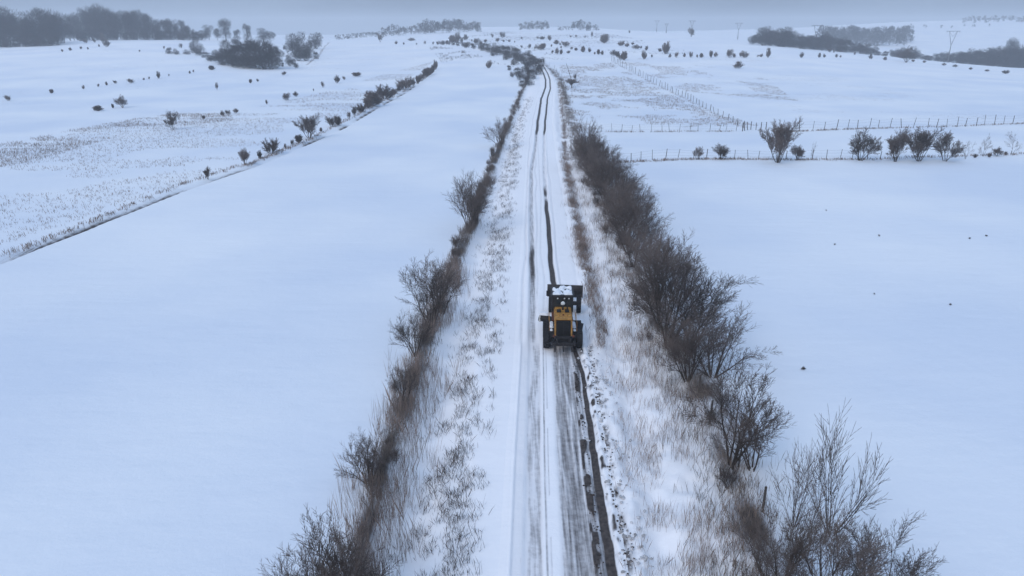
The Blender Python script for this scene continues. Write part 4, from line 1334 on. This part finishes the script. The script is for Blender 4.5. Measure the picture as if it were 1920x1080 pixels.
# cab
CY0, CY1, CW, CZ0, CZT = 1.80, 3.40, .72, 1.15, 3.02
lo = MB(); lo.box((0, (CY0 + CY1) / 2, (CZ0 + 1.95) / 2), (2 * CW - .06, CY1 - CY0 - .06, 1.95 - CZ0), bev=.04); lo.build('cab_body', M['brown'], gr)
cf = MB()
for sx in (-1, 1):
    for y in (CY0, (CY0 + CY1) / 2, CY1): cf.box((sx * (CW - .04), y, (1.95 + CZT) / 2), (.08, .08, CZT - 1.95))
    cf.box((sx * (CW - .04), (CY0 + CY1) / 2, 1.98), (.09, CY1 - CY0, .07))
    cf.box((sx * (CW - .04), (CY0 + CY1) / 2, CZT - .03), (.09, CY1 - CY0, .07))
for y in (CY0, CY1):
    cf.box((0, y, 1.98), (2 * CW - .1, .09, .07)).box((0, y, CZT - .03), (2 * CW - .1, .09, .07))
    cf.box((0, y, 2.5), (.05, .06, 1.0))
cf.build('cab_frame', M['dark'], gr)
for y, nm in ((CY0 + .01, 'rear_window'), (CY1 - .01, 'front_window')):
    q = MB(); q.box((0, y, 2.48), (2 * CW - .18, .02, .96)); q.build(nm, M['glass'], gr)
for sx in (-1, 1):
    q = MB(); q.box((sx * (CW - .03), (CY0 + CY1) / 2, 2.48), (.02, CY1 - CY0 - .10, .96)); q.build('side_window', M['glass'], gr)
ro = MB(); ro.box((0, (CY0 + CY1) / 2, CZT + .06), (2 * CW + .12, CY1 - CY0 + .22, .12), bev=.08); roof = ro.build('cab_roof', M['dark'], gr)
# snow lies in patches on the roof: height field with gaps
nx, ny = 30, 34
gx = np.linspace(-CW + .04, CW - .04, nx); gy = np.linspace(CY0 + .02, CY1 - .02, ny)
GX, GY = np.meshgrid(gx, gy)
edge_ = np.minimum.reduce([GX - gx[0], gx[-1] - GX, GY - gy[0], gy[-1] - GY])
hz = .16 * np.clip(edge_ / .10, 0, 1) ** .5 * np.clip((vnoise(GX * 3.1, GY * 3.1, 91) + .5) * 2.6 - .95, 0, 1) + .05 * vnoise(GX * 9, GY * 9, 92) - .012
hz = np.where(edge_ < .01, -.03, hz)
Vr = np.stack([GX, GY, CZT + .125 + hz], -1).reshape(-1, 3)
link('roof_snow', mesh_from(Vr, grid_faces(ny, nx), 4, 'roof_snow', M['snowcap'], None, True), roof)
for x in (-.34, .12, .42):
    q = MB(); q.box((x, CY0 + .0, CZT - .10), (.16, .10, .12), bev=.02); b_ = q.build('work_lamp', M['dark'], gr)
    q = MB(); q.tube((x, CY0 - .055, CZT - .10), (x, CY0 - .075, CZT - .10), .05, n=12); q.build('lens', M['lens'], b_)
q = MB(); q.tube((CW + .02, CY0 - .02, CZT), (CW + .10, CY0 - .02, CZT + .34), .02, n=6); q.build('antenna', M['dark'], gr)
for sx in (-1, 1):
    q = MB(); q.tube((sx * CW, CY1 - .1, 2.75), (sx * (CW + .24), CY1 + .05, 2.80), .018, n=6); mm_ = q.build('mirror_arm', M['dark'], gr)
    q = MB(); q.box((sx * (CW + .25), CY1 + .06, 2.66), (.20, .05, .38), bev=.02); q.build('mirror', M['dark'], mm_)
    q = MB()
    for z in (.75, 1.0): q.box((sx * (CW + .08), CY0 + .5, z), (.22, .42, .05))
    q.box((sx * (CW + .02), CY0 + .3, .95), (.04, .04, .7)).box((sx * (CW + .02), CY0 + .7, .95), (.04, .04, .7)); q.build('step', M['dark'], gr)
# articulated front frame: arched beam from the cab to the front axle
fr = MB()
pts = [(0, 3.35, 1.30), (.08, 4.2, 1.62), (.22, 5.4, 1.58), (.36, 6.5, 1.30), (fcx, 6.9, 1.15)]
for a, b in zip(pts[:-1], pts[1:]):
    A = Vector(a); B = Vector(b); L = (B - A).length + .06; c = (A + B) / 2
    d = (B - A)
    o = len(fr.v)
    fr.box((0, 0, 0), (.30, L, .32), bev=.03)
    rot = Matrix.Rotation(-math.atan2(d.x, d.y), 3, 'Z') @ Matrix.Rotation(math.atan2(d.z, math.hypot(d.x, d.y)), 3, 'X')
    for i in range(o, len(fr.v)): q = rot @ Vector(fr.v[i]) + c; fr.v[i] = tuple(q)
fr.build('front_frame', M['yellow'], gr)
MB().box((fcx, 6.75, .72), (1.7, .26, .24), (YAW_F, 'Z'), bev=.04).box((fcx, 6.75, .95), (.34, .34, .4)).build('front_axle', M['dark'], gr)
# blade circle and drawbar
q = MB(); q.tube((.05, 4.25, .82), (.05, 4.25, .94), .72, .72, 28); q.build('blade_circle', M['dark'], gr)
q = MB(); q.tube((-.5, 4.4, .98), (.34, 6.5, 1.02), .07, n=8).tube((.6, 4.4, .98), (.38, 6.5, 1.02), .07, n=8); q.build('drawbar', M['yellow'], gr)
for sx in (-1, 1):
    q = MB(); q.tube((sx * .40 + .06, 4.5, 2.0), (sx * .62, 4.3, .98), .055, n=8).tube((sx * .14 + .08, 4.45, 1.85), (sx * .44 + .06, 4.5, 2.0), .05, n=8); q.build('lift_cylinder', M['dark'], gr)
# moldboard: curved blade, left end raised and forward, right end down
def curved_blade(a, b, hgt, depth, thick, n=9, up=0.0):
    a = Vector(a); b = Vector(b)
    d = (b - a).normalized(); fw = Vector((-d.y, d.x, 0)).normalized(); z = d.cross(fw) * -1
    if z.z < 0: z = -z
    mb = MB(); m = 2 * n
    prof = []
    for k in range(n):
        t = k / (n - 1); s2 = (t - .5) * 2
        prof.append((hgt * t, -depth * (1 - s2 * s2)))
    back = [(u, w_ - thick) for u, w_ in prof][::-1]
    pr = prof + back
    for P_ in (a, b):
        for u, w_ in pr: mb.v.append(tuple(P_ + z * u + fw * w_))
    for i in range(m):
        j = (i + 1) % m
        mb.f.append((i, j, m + j, m + i))
    mb.f.append(tuple(range(m))[::-1]); mb.f.append(tuple(m + i for i in range(m)))
    return mb


mbd = curved_blade((-1.60, 3.75, .50), (1.50, 3.25, .0), .52, .16, .05).build('moldboard', M['dark'], gr)
sn = MB(); sn.box((-1.22, 3.70, 1.06), (.82, .42, .16), (-.20, 'Z'), taper=(.7, .6), bev=.12).build('moldboard_snow', M['snowcap'], mbd)
pe = MB()
pe.box((-1.50, 3.62, .72), (.12, .20, .50), bev=.03).build('blade_end_plate', M['white'], mbd)
# front dozer blade carried high ahead of the axle
fb = curved_blade((-.86, 9.30, .30), (1.88, 9.30 - .22, .30), 1.00, .18, .06).build('front_blade', M['dark'], gr)
q = MB()
for sx in (-1, 1): q.box((fcx + .1 + sx * .45, 8.15, .70), (.14, 2.3, .18), (-.05, 'Z'))
q.box((fcx + .06, 7.25, .95), (1.1, .25, .6), bev=.04); q.build('blade_arm', M['dark'], gr)
q = MB(); q.tube((fcx + .05, 7.4, 1.3), (fcx + .12, 9.0, .95), .06, n=8); q.build('blade_cylinder', M['yellow'], gr)

# ------------------------------------------------------------------ haze
hz_m = bpy.data.materials.new('haze'); hz_m.use_nodes = True
hn, hl = hz_m.node_tree.nodes, hz_m.node_tree.links
hn.clear()
ho = hn.new('ShaderNodeOutputMaterial'); hv = hn.new('ShaderNodeVolumePrincipled')
hv.inputs['Color'].default_value = (0.93, 0.96, 1.0, 1)
hv.inputs['Density'].default_value = 0.00050
hv.inputs['Anisotropy'].default_value = 0.2
hl.new(hv.outputs[0], ho.inputs['Volume'])
zmin = float(Zg.min()) - 1.5
zmax = max(float(Zg.max()), 60.0) + 8.0
ym = float(rows[-1]) + 20; xm = float(np.abs(Xg).max()) + 30
hb = MB(); hb.box((0, (ym - 80) / 2, (zmin + zmax) / 2), (2 * xm, ym + 80, zmax - zmin))
hbo = hb.build('haze', hz_m)
tag(hbo, 'thin winter mist fading the hills and far woods', 'haze', kind='stuff')
